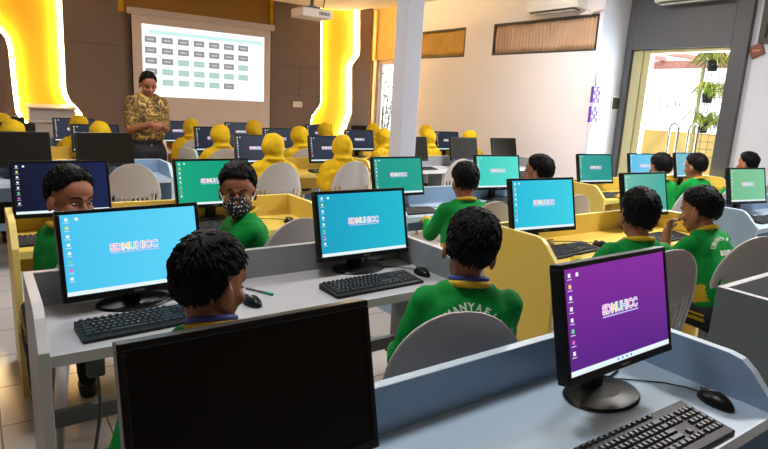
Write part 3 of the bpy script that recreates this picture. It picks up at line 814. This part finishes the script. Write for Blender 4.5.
def face_parts(root, H, s=1.0, mouth=True, closed=False):
    q = H.to_3x3().normalized().to_4x4()
    for sx in (-1, 1):
        T = Matrix.Translation(H @ Vector((sx*.03*s, .071*s, .003*s))) @ q
        e = MB(); e.ell((0, 0, 0), (.0125*s, .006*s, .0052*s if not closed else .003*s), mi=0 if not closed else 1, T=T); e.ell((0, .0028*s, 0), (.006*s, .0042*s, .0052*s), 12, 8, mi=1, T=T)
        e.build('eye', [M['eyewhite'], M['iris']], root, smooth=True)
        b = MB(); pts = [H @ Vector((sx*x*s, y*s, z*s)) for x, y, z in ((.012, .089, .026), (.026, .085, .032), (.04, .073, .029), (.048, .064, .022))]
        b.tube(pts, [.002*s, .0035*s, .003*s, .0012*s], 6); b.build('eyebrow', M['hair'], root, smooth=True)
    if mouth:
        b = MB(); pts = [H @ Vector((x*s, y*s, z*s)) for x, y, z in ((-.022, .076, -.057), (-.008, .085, -.056), (.008, .085, -.056), (.022, .076, -.057))]
        b.tube(pts, [.002*s, .0042*s, .0042*s, .002*s], 6); b.build('lips', M['lip'], root, smooth=True)

def hair_obj(root, H, s=1.0, spikes=0, seed=0, top=.014, fringe=0.0, name='hair'):
    random.seed(seed); n, rings = 56, 36
    lim = [(0, 45-fringe), (35, 40-fringe), (60, 24), (78, 4), (92, 6), (106, -26), (135, -40), (180, -44)]
    def thr(a):
        for (a0, t0), (a1, t1) in zip(lim, lim[1:]):
            if a <= a1: return t0+(t1-t0)*(a-a0)/(a1-a0)
        return lim[-1][1]
    mb = MB(); vs = []; rad = (.076, .096, .09); c = Vector((0, -.009, .031))
    tips = []
    def P(th, ph):
        d = Vector((math.cos(ph)*math.sin(th), math.cos(ph)*math.cos(th), math.sin(ph)))
        az = abs(math.degrees(th)); az = 360-az if az > 180 else az
        inside = math.degrees(ph) > thr(az)+3*noise.noise(d*7+Vector((seed, 0, 0)))
        nz = noise.noise(d*5+Vector((seed, 1, 0)))+.6*noise.noise(d*13+Vector((0, seed, 0)))
        k = 1.07+.03*max(0, nz)+(top/.09)*max(0, math.sin(ph))**1.0+.025*nz if inside else .86
        return c+Vector((d.x*rad[0]*k, d.y*rad[1]*k, d.z*rad[2]*k)), inside, d
    for i in range(rings+1):
        ph = -PI/2+PI*i/rings
        for k in range(n):
            p_, ins, d = P(2*PI*k/n, ph); vs.append(H @ (p_*s))
    fs = [(i*n+k, i*n+(k+1) % n, (i+1)*n+(k+1) % n, (i+1)*n+k) for i in range(rings) for k in range(n)]
    mb.add(vs, fs)
    cnt = 0; crown = Vector((.1, -.45, .88)).normalized()
    while cnt < spikes:
        th = random.uniform(0, 2*PI); ph = math.asin(random.uniform(-.66, .98))
        p_, ins, d = P(th, ph)
        if not ins: continue
        cnt += 1
        if (d.y > .45 and d.z < .84) or (d.y > -.12 and d.z < .42): continue
        tg = d*d.dot(crown)-crown
        tg = tg.normalized() if tg.length > .15 else Vector((random.uniform(-1, 1), random.uniform(-1, 1), 0)).normalized()
        flow = (tg*-1 if False else tg)
        side = d.cross(tg)*random.uniform(-.35, .35)
        flow = (tg+side+d*random.uniform(.04, .2)).normalized()
        L = random.uniform(.016, .03); b = p_-d*.003
        mb.tube([H @ (b*s), H @ ((b+flow*L*.5)*s), H @ ((b+flow*L-d*.005)*s)], [.0034*s, .0027*s, .0003], 5)
    return mb.build(name, M['hair'], root, smooth=True)

def person(label, loc, rz=0.0, lean=8, tyaw=0, hyaw=0, hpitch=0, hroll=0, L=None, Rr=None, poleL=(-.4, -.3, -1), poleR=(.4, -.3, -1), voxel=.0075,
           face=False, hijab=False, hair=True, spikes=60, mask=False, text=False, lanyard=False, seed=1, group='boys in green sports shirts', hd=None, curl=.7, shirt='green', trim='shirtyellow', neck_fwd=.02, fringe=0, hs=1.03, cuff=1.0):
    """seated child facing +y; origin on the floor below the hips"""
    root = thing('person', label, 'person', loc, rz, group)
    hip = Vector((0, 0, .505))
    U = Matrix.Translation(hip) @ Matrix.Rotation(R(tyaw), 4, 'Z') @ Matrix.Rotation(R(-lean), 4, 'X')
    def u(x, y, z): return U @ Vector((x, y, z-.505))
    neck0 = u(0, -.005, .915); headc = u(0, neck_fwd, .99)
    hc = headc+Vector((0, 0, .05))
    H = Matrix.Translation(hc) @ Matrix.Rotation(R(tyaw+hyaw), 4, 'Z') @ Matrix.Rotation(R(-hpitch), 4, 'X') @ Matrix.Rotation(R(hroll), 4, 'Y')
    S = {-1: u(-.128, 0, .872), 1: u(.128, 0, .872)}
    tgt = {-1: Vector(L) if L else Vector((-.13, .36, .74)), 1: Vector(Rr) if Rr else Vector((.13, .36, .74))}
    pole = {-1: poleL, 1: poleR}; arm = {}
    for sx in (-1, 1): arm[sx] = ik(S[sx], tgt[sx], .225, .21, pole[sx])
    def limbs(mb, g):
        for sx in (-1, 1):
            e, w = arm[sx]
            mb.cap(S[sx], .044+g, e, .034+g*1.2); mb.cap(e, .034+g*1.2, w, .024+g)
    def torso(mb, g, low=True):
        if low: mb.cap(hip+Vector((-.055, -.005, 0)), .095+g, hip+Vector((.055, -.005, 0)), .095+g)
        for z0, z1, w0, w1, r0, r1 in ((.53 if low else .585, .68, .05, .055, .095, .095), (.68, .84, .055, .055, .095, .086)):
            for a in (-1, 0, 1): mb.cap(u(a*w0, 0, z0), r0+g, u(a*w1, .0, z1), r1+g)
        mb.cap(u(-.1, 0, .868), .05+g, u(.1, 0, .868), .05+g); mb.cap(u(-.06, -.008, .898), .045+g, u(.06, -.008, .898), .045+g)
    def legs(mb, g):
        for sx in (-1, 1):
            mb.cap(hip+Vector((sx*.075, .0, -.01)), .078+g, Vector((sx*.1, .34, .475)), .056+g); mb.cap(Vector((sx*.1, .34, .475)), .053+g, Vector((sx*.1, .33, .1)), .036+g)
    b = MB(); torso(b, -.012); limbs(b, 0); legs(b, -.008)
    for sx in (-1, 1): b.cap((sx*.1, .33, .07), .034, (sx*.1, .44, .035), .03)
    b.cap(neck0-Vector((0, 0, .03)), .046, hc+H.to_3x3() @ Vector((0, -.02, -.045)), .044)
    head_caps(b, H, hs, face)
    for sx in (-1, 1):
        e, w = arm[sx]; d = (w-e).normalized()
        if hd and sx in hd: d, n = Vector(hd[sx][0]), Vector(hd[sx][1])
        else:
            d = Vector((d.x*.4, 1, -.25)).normalized() if not (hd and sx in hd) and tgt[sx].z > .6 else d; n = Vector((0, .1, -1)) if abs(d.z) < .8 else Vector((0, 1, 0))
        hand_caps(b, w, d, n, .86, curl, sx)
    me = remesh(b, voxel, 2, .5); link('body', me, M['skin'], root)
    # shirt
    c = MB(); torso(c, .008, False)
    for sx in (-1, 1):
        e, w = arm[sx]; c.cap(S[sx], .055, e, .047); c.cap(e, .047, e.lerp(w, cuff if sx < 0 else 1), .035)
    sm = remesh(c, max(.009, voxel), 3, .5); wrinkle(sm, .006, 11, seed)
    def dist_seg(p, a, b_):
        ab = b_-a; t = max(0, min(1, (p-a).dot(ab)/max(1e-6, ab.length_squared))); return (p-(a+ab*t)).length
    sm.materials.append(M[shirt]); sm.materials.append(M[trim])
    for p in sm.polygons:
        q = p.center
        cf = any((q-arm[sx][0].lerp(arm[sx][1], cuff if sx < 0 else 1)).length < .058 for sx in (-1, 1))
        loc_ = U.inverted() @ q; z = loc_.z+.505
        side = abs(loc_.x) > .11 and .57 < z < .66 and abs(loc_.y) < .045 and not any(dist_seg(q, arm[sx][0], arm[sx][1]) < .065 for sx in (-1, 1))
        p.material_index = 1 if (cf or side) else 0
    so = bpy.data.objects.new('shirt', sm); COL.objects.link(so); so.parent = root
    t = MB(); t.cap(hip+Vector((-.06, -.005, -.01)), .1, hip+Vector((.06, -.005, -.01)), .1); legs(t, .008); tm = remesh(t, .011, 3, .5); wrinkle(tm, .005, 9, seed+5)
    tm.materials.append(M['trouser']); tm.materials.append(M['shirtyellow'])
    for p in tm.polygons:
        q = p.center
        if abs(q.x) > .13 and q.y > -.02 and q.y < .33 and (abs(q.z-.505) < .007 or abs(q.z-.478) < .007): p.material_index = 1
    to = bpy.data.objects.new('trousers', tm); COL.objects.link(to); to.parent = root
    for sx in (-1, 1):
        s_ = MB(); s_.cap((sx*.1, .315, .04), .04, (sx*.1, .42, .035), .037); s_.cap((sx*.1, .33, .05), .042, (sx*.1, .36, .055), .04); sm2 = remesh(s_, .01, 1); link('shoe', sm2, M['shoe'], root)
    if not hijab:
        k = MB(); cc = u(0, -.004, .938); ax = U.to_3x3()
        k.tube([cc+ax @ Vector((.062*math.cos(x), .058*math.sin(x), .012*math.sin(-x))) for x in [2*PI*i/20 for i in range(21)]], .012, 8); k.build('collar', M['shirtyellow'], root, smooth=True)
    if lanyard:
        k = MB(); cc = u(0, -.002, .956)
        k.tube([cc+ax @ Vector((.058*math.cos(x), .056*math.sin(x), .01*math.sin(-x))) for x in [2*PI*i/20 for i in range(21)]], [.009]*21, 8); k.build('lanyard', M['lanyard'], root, smooth=True)
    if hijab:
        h = MB(); q = H.to_3x3().normalized().to_4x4()
        h.ell((0, 0, 0), (.1, .114, .122), 24, 16, T=Matrix.Translation(hc+H.to_3x3() @ Vector((0, -.008, .012))) @ q)
        h.cap(hc+Vector((0, -.012, -.02)), .082, u(0, -.005, .92), .084); h.cap(u(0, -.005, .90), .082, u(0, .0, .75), .14)
        for sx in (-1, 1): h.cap(u(sx*.04, -.005, .885), .07, u(sx*.15, 0, .83), .075); h.cap(u(sx*.15, 0, .83), .075, u(sx*.165, .01, .70), .08)
        h.cap(u(-.1, -.005, .66), .118, u(.1, -.005, .66), .118); h.cap(u(-.1, 0, .75), .11, u(.1, 0, .75), .11)
        nk = u(0, -.006, .935); h.tube([nk+Vector((.083*math.cos(x), .088*math.sin(x), -.012*math.sin(x))) for x in [2*PI*i/20 for i in range(21)]], .014, 8)
        hm = remesh(h, .010, 3, .5); wrinkle(hm, .013, 10, seed)
        bm = bmesh.new(); bm.from_mesh(hm); Hi = H.inverted(); kill = []
        for v in bm.verts:
            l = Hi @ v.co
            if l.y > .03 and (l.x/.06)**2+((l.z+.012)/.085)**2 < 1: kill.append(v)
        bmesh.ops.delete(bm, geom=kill, context='VERTS'); bm.to_mesh(hm); bm.free()
        ho = link('headscarf', hm, M['hijab'], root); sd = ho.modifiers.new('s', 'SOLIDIFY'); sd.thickness = .004
    elif hair: hair_obj(root, H, hs, spikes, seed, .016, fringe)
    if face: face_parts(root, H, hs, not mask)
    if mask:
        n1, n2 = 18, 12; vs = []; q = H
        for j in range(n2+1):
            v = -1+2*j/n2
            for i in range(n1+1):
                w = -1+2*i/n1
                wid = .064*(1-.22*v*v)+.0; x = w*wid; z = -.048+.052*v-(.004*(1-w*w))
                y = .112-.075*w*w-.012*v*v-(.012 if v < -.5 else 0)
                vs.append(q @ (Vector((x, y, z))*hs))
        mo = MB().add(vs, [(j*(n1+1)+i, j*(n1+1)+i+1, (j+1)*(n1+1)+i+1, (j+1)*(n1+1)+i) for j in range(n2) for i in range(n1)]).build('face_mask', M['dots'], root, smooth=True)
        sd = mo.modifiers.new('s', 'SOLIDIFY'); sd.thickness = .003; sd.offset = -1
        for sx in (-1, 1):
            MB().tube([q @ (Vector(p_)*hs) for p_ in ((sx*.06, .05, -.03), (sx*.074, .02, -.01), (sx*.083, -.012, .012), (sx*.086, -.025, -.005))], .0025, 6).build('mask_strap', M['white'], root)
    if text:
        tree = BVHTree.FromPolygons([v.co for v in sm.vertices], [tuple(p.vertices) for p in sm.polygons])
        T = MB(); word = 'UMANYAFII'; rad = .085; n = len(word)
        def press(x, z):
            o_ = U @ Vector((x, -.5, z-.505)); d_ = U.to_3x3() @ Vector((0, 1, 0))
            hit = tree.ray_cast(o_, d_)
            return hit[0]-d_*.0025 if hit[0] is not None else U @ Vector((x, -.1, z-.505))
        for i, chh in enumerate(word):
            an = R(60-120*i/(n-1)); vs, fs, a0, b0 = glyph(chh, .03); sz = .036
            pts = []
            for v in vs:
                lx = (v[0]-(a0+b0)/2)*sz*.9; lz = v[1]*sz; rr = rad+lz; th = an-lx/rad*.8
                pts.append(press(-math.sin(th)*rr*1.0, .80+math.cos(th)*rr*.85))
            T.add(pts, fs)
        Q = MB()
        for x0 in (-.05, -.018, .018):
            g = [(x0+.03*a_/4, .82-.028*b_/4) for b_ in range(5) for a_ in range(5)]
            Q.add([press(x, z) for x, z in g], [(b_*5+a_, b_*5+a_+1, b_*5+a_+6, b_*5+a_+5) for b_ in range(4) for a_ in range(4)])
        T.build('shirt_print', M['print'], so); Q.build('shirt_emblem', M['print'], so)
    return root

person('boy with spiky black hair facing the sky blue screen, back to camera', (.438, 1.285, -.03), rz=R(-14), lean=12, hyaw=-56, hpitch=10, L=(-.3, .1, .52), Rr=(.26, .46, .75), voxel=.006, spikes=1100, lanyard=True, seed=2, face=True)
person('boy with printed green shirt and blue lanyard, front centre, back to camera', (1.245, 1.255, -.012), rz=R(-34), lean=5, hyaw=-6, hpitch=10, hroll=9, L=(-.2, .26, .6), Rr=(.16, .36, .6), voxel=.006, spikes=900, text=True, lanyard=True, seed=4)
person('boy at the yellow desk in front of the sea green screen, back to camera', (2.49, 1.42, -.02), rz=R(-28), lean=6, hyaw=-8, hpitch=4, Rr=(.1, .36, .76), voxel=.007, spikes=600, seed=6)
person('boy in profile holding a hand to his mouth at the yellow desk', (3.16, 1.33, -.012), rz=R(-6), lean=21, hyaw=10, hpitch=12, L=(-.05, .33, .872), Rr=(.1, .42, .75), poleL=(-.15, .3, -1), cuff=.55, voxel=.005, spikes=600, seed=8, face=True, text=True, hd={-1: ((.2, -.12, 1), (.15, -1, .1))}, curl=.8)
person('boy sitting before the white pillar, back to camera', (2.52, 2.62, -.035), rz=R(-18), lean=7, hyaw=-2, hpitch=12, seed=10, spikes=450)
person('boy in profile with hands at his chin, behind the aqua screen', (3.26, 2.66, 0), lean=4, hyaw=24, hpitch=2, L=(-.05, .2, .85), Rr=(.05, .2, .85), poleL=(-.3, .4, -1), poleR=(.3, .4, -1), voxel=.0055, seed=12, face=True, spikes=450, hd={-1: ((.2, -.12, 1), (.15, -1, .1)), 1: ((-.2, -.12, 1), (-.15, -1, .1))}, curl=.8)
person('boy in front of the navy screen turning to look at the camera', (.265, 2.6, -.015), lean=2, tyaw=-70, hyaw=-82, hpitch=6, hroll=-4, L=(.2, .2, .74), Rr=(.0, -.3, .6), voxel=.005, seed=14, face=True, spikes=600, fringe=0)
person('boy in a dotted face mask turning round beside the jade screen', (1.06, 2.56, 0), lean=6, tyaw=82, hyaw=74, hpitch=6, L=(-.38, .05, .6), Rr=(-.32, .28, .74), voxel=.005, seed=16, face=True, mask=True, text=True, spikes=700, fringe=12)
person('boy in front of the pale blue screen, left of two boys below the door', (4.93, 2.70, 0), rz=R(-14), lean=6, hyaw=-6, hpitch=6, seed=18, spikes=250)
person('boy in front of the hazy screen, below the door handles', (5.50, 2.66, 0), rz=R(-8), lean=8, hyaw=2, hpitch=8, seed=20, spikes=250, face=True, text=True)
person('boy whose head shows above the mint screen', (6.62, 2.72, 0), lean=4, seed=22, spikes=250)
# girls
GG = 'girls in yellow headscarves'
gA = person('girl in yellow headscarf at the middle yellow desk, left of the pair', (2.15, 4.72, 0), rz=R(-14), lean=4, hijab=True, hs=1.0, seed=30, group=GG, shirt='hijab', trim='green', hpitch=4, voxel=.009)
gB = person('girl in yellow headscarf at the middle yellow desk, right of the pair', (2.87, 4.72, 0), rz=R(-14), lean=8, hijab=True, hs=1.0, seed=33, hyaw=-4, hpitch=8, group=GG, shirt='hijab', trim='green', voxel=.009)
for src, x, y, rz, lab in [
    (gA, .28, 5.98, 0, 'girl at far left whose yellow scarf tops the off monitor'),
    (gB, 1.0, 6.08, 4, 'girl in yellow scarf left of the teacher, behind the off monitor'),
    (gA, 2.12, 5.95, 0, 'girl in yellow scarf directly above the masked boy\'s jade screen'),
    (gA, 3.05, 5.96, 3, 'girl in yellow scarf right of centre above the empty gap between slate screens'),
    (gB, 4.28, 5.98, 18, 'girl in yellow scarf touching the pillar on its left side'),
    (gB, 5.02, 6.0, 10, 'girl in yellow scarf just right of the pillar'),
    (gA, 5.72, 5.98, 0, 'girl in yellow scarf peeping over the dark monitor right of the pillar'),
    (gB, .25, 7.25, 0, 'girl at the left edge in the row nearest the front wall'),
    (gA, .97, 7.25, 0, 'girl in yellow scarf in front of the lectern'),
    (gB, 2.2, 7.25, -14, 'girl in yellow scarf nearest the teacher\'s elbow'),
    (gA, 3.03, 7.25, 0, 'girl in yellow scarf below the right end of the projection screen'),
    (gB, 4.13, 7.25, 6, 'girl in yellow scarf before the right glowing wall shape'),
    (gA, 4.95, 7.28, 0, 'girl in yellow scarf left of the pillar, farther of the two'),
    (gA, 5.98, 7.28, 0, 'girl in yellow scarf almost hidden behind the pillar\'s right edge')]:
    dup(src, (x, y, 0), R(rz), lab)

def teacher():
    root = thing('person', 'man in brown batik shirt standing with clasped hands before the projection screen', 'person', (1.45, 6.25, 0), R(190)); root.scale = (.96, .96, .96)
    S = {-1: Vector((-.168, 0, 1.41)), 1: Vector((.168, 0, 1.41))}; arm = {}
    for sx in (-1, 1): arm[sx] = ik(S[sx], (sx*.04, .21, 1.2), .28, .25, (sx*.45, -.5, -.6))
    hc = Vector((0, .05, 1.585)); H = Matrix.Translation(hc) @ Matrix.Rotation(R(-8), 4, 'Z') @ Matrix.Rotation(R(-20), 4, 'X')
    def torso(mb, g):
        for z0, z1, w0, w1, r0, r1 in ((1.09, 1.16, .055, .055, .112, .108), (1.16, 1.33, .055, .07, .108, .1)):
            for a in (-1, 0, 1): mb.cap((a*w0, 0, z0), r0+g, (a*w1, 0, z1), r1+g)
        mb.cap((-.135, 0, 1.4), .055+g, (.135, 0, 1.4), .055+g); mb.cap((-.08, 0, 1.43), .06+g, (.08, 0, 1.43), .06+g)
    def legs(mb, g):
        for sx in (-1, 1): mb.cap((sx*.09, 0, .88), .1+g, (sx*.1, .02, .48), .065+g); mb.cap((sx*.1, .02, .48), .065+g, (sx*.11, -.01, .1), .045+g)
    b = MB(); torso(b, -.01); legs(b, -.01)
    for sx in (-1, 1):
        e, w = arm[sx]; b.cap(S[sx], .055, e, .042); b.cap(e, .042, w, .029); hand_caps(b, w, (-sx*.55, .35, -.35), (-sx*.5, -.8, 0), 1.0, .8, sx); b.cap((sx*.11, -.02, .06), .045, (sx*.12, .15, .04), .04)
    b.cap((0, -.01, 1.42), .06, hc+Vector((0, -.02, -.05)), .058); head_caps(b, H, 1.05, True)
    b.cap((0, 0, .88), .1, (0, 0, 1.1), .1); link('body', remesh(b, .007, 2), M['skin'], root)
    c = MB(); torso(c, .014)
    for sx in (-1, 1):
        e, w = arm[sx]; c.cap(S[sx], .062, S[sx].lerp(e, .85), .058)
    sm = remesh(c, .011, 3); wrinkle(sm, .008, 8, 3); link('shirt', sm, M['batik'], root)
    k = MB(); k.tube([(.07*math.cos(x), -.005+.065*math.sin(x), 1.475-.012*math.sin(x)) for x in [2*PI*i/20 for i in range(21)]], .014, 8); k.build('collar', M['batik'], root, smooth=True)
    t = MB(); legs(t, .012); t.cap((-.08, 0, .9), .115, (.08, 0, .9), .115); t.cap((-.05, 0, 1.02), .108, (.05, 0, 1.02), .108); tm = remesh(t, .012, 3); wrinkle(tm, .005, 8, 8); link('trousers', tm, M['trouser'], root)
    for sx in (-1, 1):
        s_ = MB(); s_.cap((sx*.11, -.03, .05), .05, (sx*.12, .16, .042), .042); link('shoe', remesh(s_, .012, 1), M['shoe'], root)
    hair_obj(root, H, 1.05, 60, 50, .012); face_parts(root, H, 1.05, True, True)
teacher()

# ------------------------------------------------------------------ front wall fittings
def fittings():
    s = thing('projection_screen', 'white roll-down projection screen showing a table of grey and teal cells', 'screen', (3.2, 9.66, 0))
    c = MB(); c.box(-1.19, 1.16, -.06, .06, 2.575, 2.67); c.build('housing', M['offwhite'], s, bevel=.01)
    f = MB(); f.box(-1.14, 1.1, -.012, -.008, .75, 2.58); f.build('fabric', M['screenfab'], s)
    MB().box(-1.16, -1.14, -.014, -.006, .75, 2.58).build('black_border', M['black'], s); MB().box(1.1, 1.112, -.014, -.006, .75, 2.58).build('black_border', M['black'], s)
    MB().tube([(-1.15, -.01, .74), (1.11, -.01, .74)], .018, 8).build('bottom_bar', M['offwhite'], s)
    im = MB(); x0, x1, z0, z1 = -1.0, .985, 1.38, 2.455; y = -.0125
    im.box(x0, x1, y-.001, y, z0, z1, 0)
    im.box(x0+.1, x1-.03, y-.0015, y-.001, 2.325, 2.375, 3)
    rows = ['ggggggg', 'ggggggg', 'ggttggt', 'gtttttt', '.tttg..'][0:5]
    rows[4] = '.tttt'+'g.'
    for j, row in enumerate(rows):
        for i, cch in enumerate(row):
            if cch == '.': continue
            xc = -.875+.247*i; zc = 2.235-.158*j
            im.box(xc-.085, xc+.085, y-.002, y-.001, zc-.045, zc+.045, 1 if cch == 'g' else 2); im.box(xc-.05, xc+.05, y-.0025, y-.002, zc-.012, zc+.01, 4)
    im.build('projected_image', [emat('projected_white', (255, 255, 255), 1.1), emat('projected_grey', (150, 150, 156), 1), emat('projected_teal', (176, 216, 208), 1), emat('projected_cyan', (206, 246, 242), 1.0), emat('projected_text', (206, 204, 208), 1)], s)
    l = thing('lectern', 'white lectern standing before the left glowing wall shape', 'lectern', (.86, 8.85, 0))
    MB().box(-.255, .255, -.22, .2, 0, 1.0).build('cabinet', M['offwhite'], l, bevel=.008); MB().box(-.27, .27, -.26, .22, 1.0, 1.025).build('ledge', M['white'], l, bevel=.004)
    MB().box(-.255, .255, -.2, .2, 1.025, 1.17).build('upper_box', M['offwhite'], l, bevel=.006); MB().prism([(-.26, 1.17), (.22, 1.2), (.22, 1.22), (-.26, 1.19)], -.275, .275, 'x').build('sloped_top', M['offwhite'], l, bevel=.004)
    p = thing('projector', 'white ceiling projector hanging from a dark pole', 'projector', (3.37, 6.4, 2.34))
    MB().box(-.2, .2, -.15, .15, .06, .16).build('housing', M['offwhite'], p, bevel=.015)
    MB().lathe([(.001, 0), (.045, 0), (.045, .04), (.035, .05), (.001, .045)], 20, T=Matrix.Translation((-.08, .14, .11)) @ Matrix.Rotation(-PI/2, 4, 'X')).build('lens', M['blacksatin'], p)
    MB().tube([(.0, 0, .18), (.0, 0, .7)], .022, 10).build('pole', M['darkframe'], p)
    b = MB(); b.box(-.07, .07, -.07, .07, .16, .19)
    for a in (-1, 1): b.tube([(a*.03, 0, .2), (a*.11, .07, .165)], .008, 6); b.tube([(a*.03, 0, .2), (a*.11, -.07, .165)], .008, 6)
    b.build('bracket', M['darkframe'], p)
    MB().tube([(.02, 0, .6), (.1, -.02, .42), (.17, .0, .3), (.16, .02, .2), (.12, .1, .16)], .007, 6).build('cable', M['black'], p, smooth=True)
    v = MB()
    for i in range(8): v.box(.02+i*.018, .03+i*.018, -.152, -.149, .09, .13)
    v.build('vent', M['darkframe'], p)
    o = thing('wall_socket', 'white double socket plate on the taupe wall right of the projection screen', 'socket', (4.88, 9.735, 1.36))
    MB().box(-.09, .09, -.012, 0, -.05, .05).build('plate', M['white'], o, bevel=.004); MB().box(-.06, -.02, -.014, -.012, -.02, .02).box(.02, .06, -.014, -.012, -.02, .02).build('outlet', M['offwhite'], o)
    w = thing('wall_switch', 'dark grey switch panel on the white wall left of the portal', 'switch', (7.06, 4.715, 1.63))
    MB().box(-.085, .085, -.01, .0, -.095, .095).build('frame', M['white'], w, bevel=.003); MB().box(-.065, .065, -.02, -.01, -.075, .075).build('panel', M['darkframe'], w, bevel=.003)
    def ac(label, loc, rz):
        a = thing('air_conditioner', label, 'air conditioner', loc, rz)
        MB().prism([(0, 0), (-.2, 0.02), (-.225, .08), (-.22, .26), (-.19, .29), (0, .29)], -.42, .42, 'x').build('housing', M['white'], a, bevel=.008)
        MB().box(-.36, .36, -.2, -.06, -.006, .014).build('louvre', M['darkframe'], a); MB().box(-.36, .36, -.19, -.13, -.012, -.004).build('flap', M['white'], a)
        return a
    ac('white air conditioner above the long tan window', (6.6, 5.4, 2.78), R(-90))
    ac('white air conditioner above the charcoal door portal', (7.13, 3.85, 2.83), R(-90))
    t = MB().tube([(6.56, 4.93, 2.78), (6.57, 4.9, 2.72), (6.57, 4.85, 2.75), (6.58, 4.72, 2.76)], .012, 6).build('refrigerant_pipe', M['offwhite'], smooth=True); tag(t, 'short white pipe beside the air conditioner on the window wall', 'pipe')
    h = thing('hanging_craft', 'purple and white woven craft hanging on the white wall edge', 'craft', (6.585, 4.70, 1.3))
    MB().tube([(0, 0, .52), (0, .02, .62), (0, .0, .7), (0, -.02, .62), (0, 0, .52)], .005, 6).build('hanging_loop', M['graycable'], h)
    random.seed(5); q = MB()
    for zc in (.42, .17):
        q = MB(); q.box(-.07, .07, -.028, .012, zc-.1, zc+.1, 0)
        for i in range(3):
            for j in range(4):
                if (i+j) % 2: q.box(-.062+i*.045, -.03+i*.045, -.032, -.028, zc-.09+j*.048, zc-.058+j*.048, 1)
        q.build('woven_block', [M['purple'], M['white']], h)
    q = MB()
    for y in (-.05, 0, .05): q.tube([(y, 0, .08), (y*1.2, 0, -.03)], .006, 6)
    q.box(-.06, .06, -.006, .006, .06, .08)
    q.build('tassel', M['offwhite'], h)
    e = thing('wall_plaque', 'red brown wooden plaque hung on the white wall right of the portal', 'plaque', (7.2, 3.12, 2.26))
    pts = [(.095*math.cos(R(90*i+20)), .095*math.sin(R(90*i+20))) for i in range(4)]
    MB().prism(pts, -.03, 0, 'x').build('board', M['redbrown'], e, bevel=.006); MB().box(-.034, -.03, -.04, .04, -.012, .012).build('inlay', mat('plaque_inlay', (176, 120, 96), .5), e)
fittings()

# ------------------------------------------------------------------ lights
def ceiling_light(label, x, y, power, col):
    r = thing('ceiling_light', label, 'light', (x, y, ZC), 0, 'ceiling light panels')
    MB().box(-.31, .31, -.31, .31, -.04, 0).build('frame', M['white'], r)
    MB().box(-.28, .28, -.28, .28, -.042, -.039).build('diffuser', mat('lamp_diffuser', (255, 250, 240), .5, emit=(255, 246, 232), estr=2.0), r)
    l = bpy.data.lights.new('lamp', 'AREA'); l.shape = 'SQUARE'; l.size = .56; l.energy = power; l.color = col
    lo = bpy.data.objects.new('lamp', l); COL.objects.link(lo); lo.parent = r; lo.location = (0, 0, -.05)
warm = (1, .97, .955)
for lab, x, y, pw in [('square ceiling light over the left aisle near the camera', .6, 1.6, 30), ('square ceiling light over the right aisle near the camera', 4.4, 1.6, 105),
                      ('square ceiling light over the middle left walkway', 1.0, 4.6, 55), ('square ceiling light over the middle right walkway', 5.0, 4.6, 80),
                      ('square ceiling light before the projection screen', 3.0, 7.4, 85)]:
    ceiling_light(lab, x, y, pw, warm)
def area(name, loc, rot, sx, sy, power, col):
    l = bpy.data.lights.new(name, 'AREA'); l.shape = 'RECTANGLE'; l.size = sx; l.size_y = sy; l.energy = power; l.color = col
    o = bpy.data.objects.new(name, l); COL.objects.link(o); o.location = loc; o.rotation_euler = rot
area('daylight', (7.5, 3.9, 1.3), (0, R(90), 0), 2.0, 0.95, 140, (.86, .93, 1))
sun = bpy.data.lights.new('sun', 'SUN'); sun.energy = 3.0; sun.angle = R(3); sun.color = (1, .96, .9)
so = bpy.data.objects.new('sun', sun); COL.objects.link(so); so.rotation_euler = (R(35), R(-20), 0)
w = bpy.data.worlds.new('world'); SC.world = w; w.use_nodes = True
bg = w.node_tree.nodes['Background']; bg.inputs[0].default_value = (.95, .98, 1, 1); bg.inputs[1].default_value = 2.2

vs = SC.view_settings
vs.view_transform = 'Standard'; vs.look = 'None'; vs.gamma = 1.0; vs.exposure = 0.0; vs.use_curve_mapping = False
SC.cycles.use_denoising = True
SC.cycles.max_bounces = 8
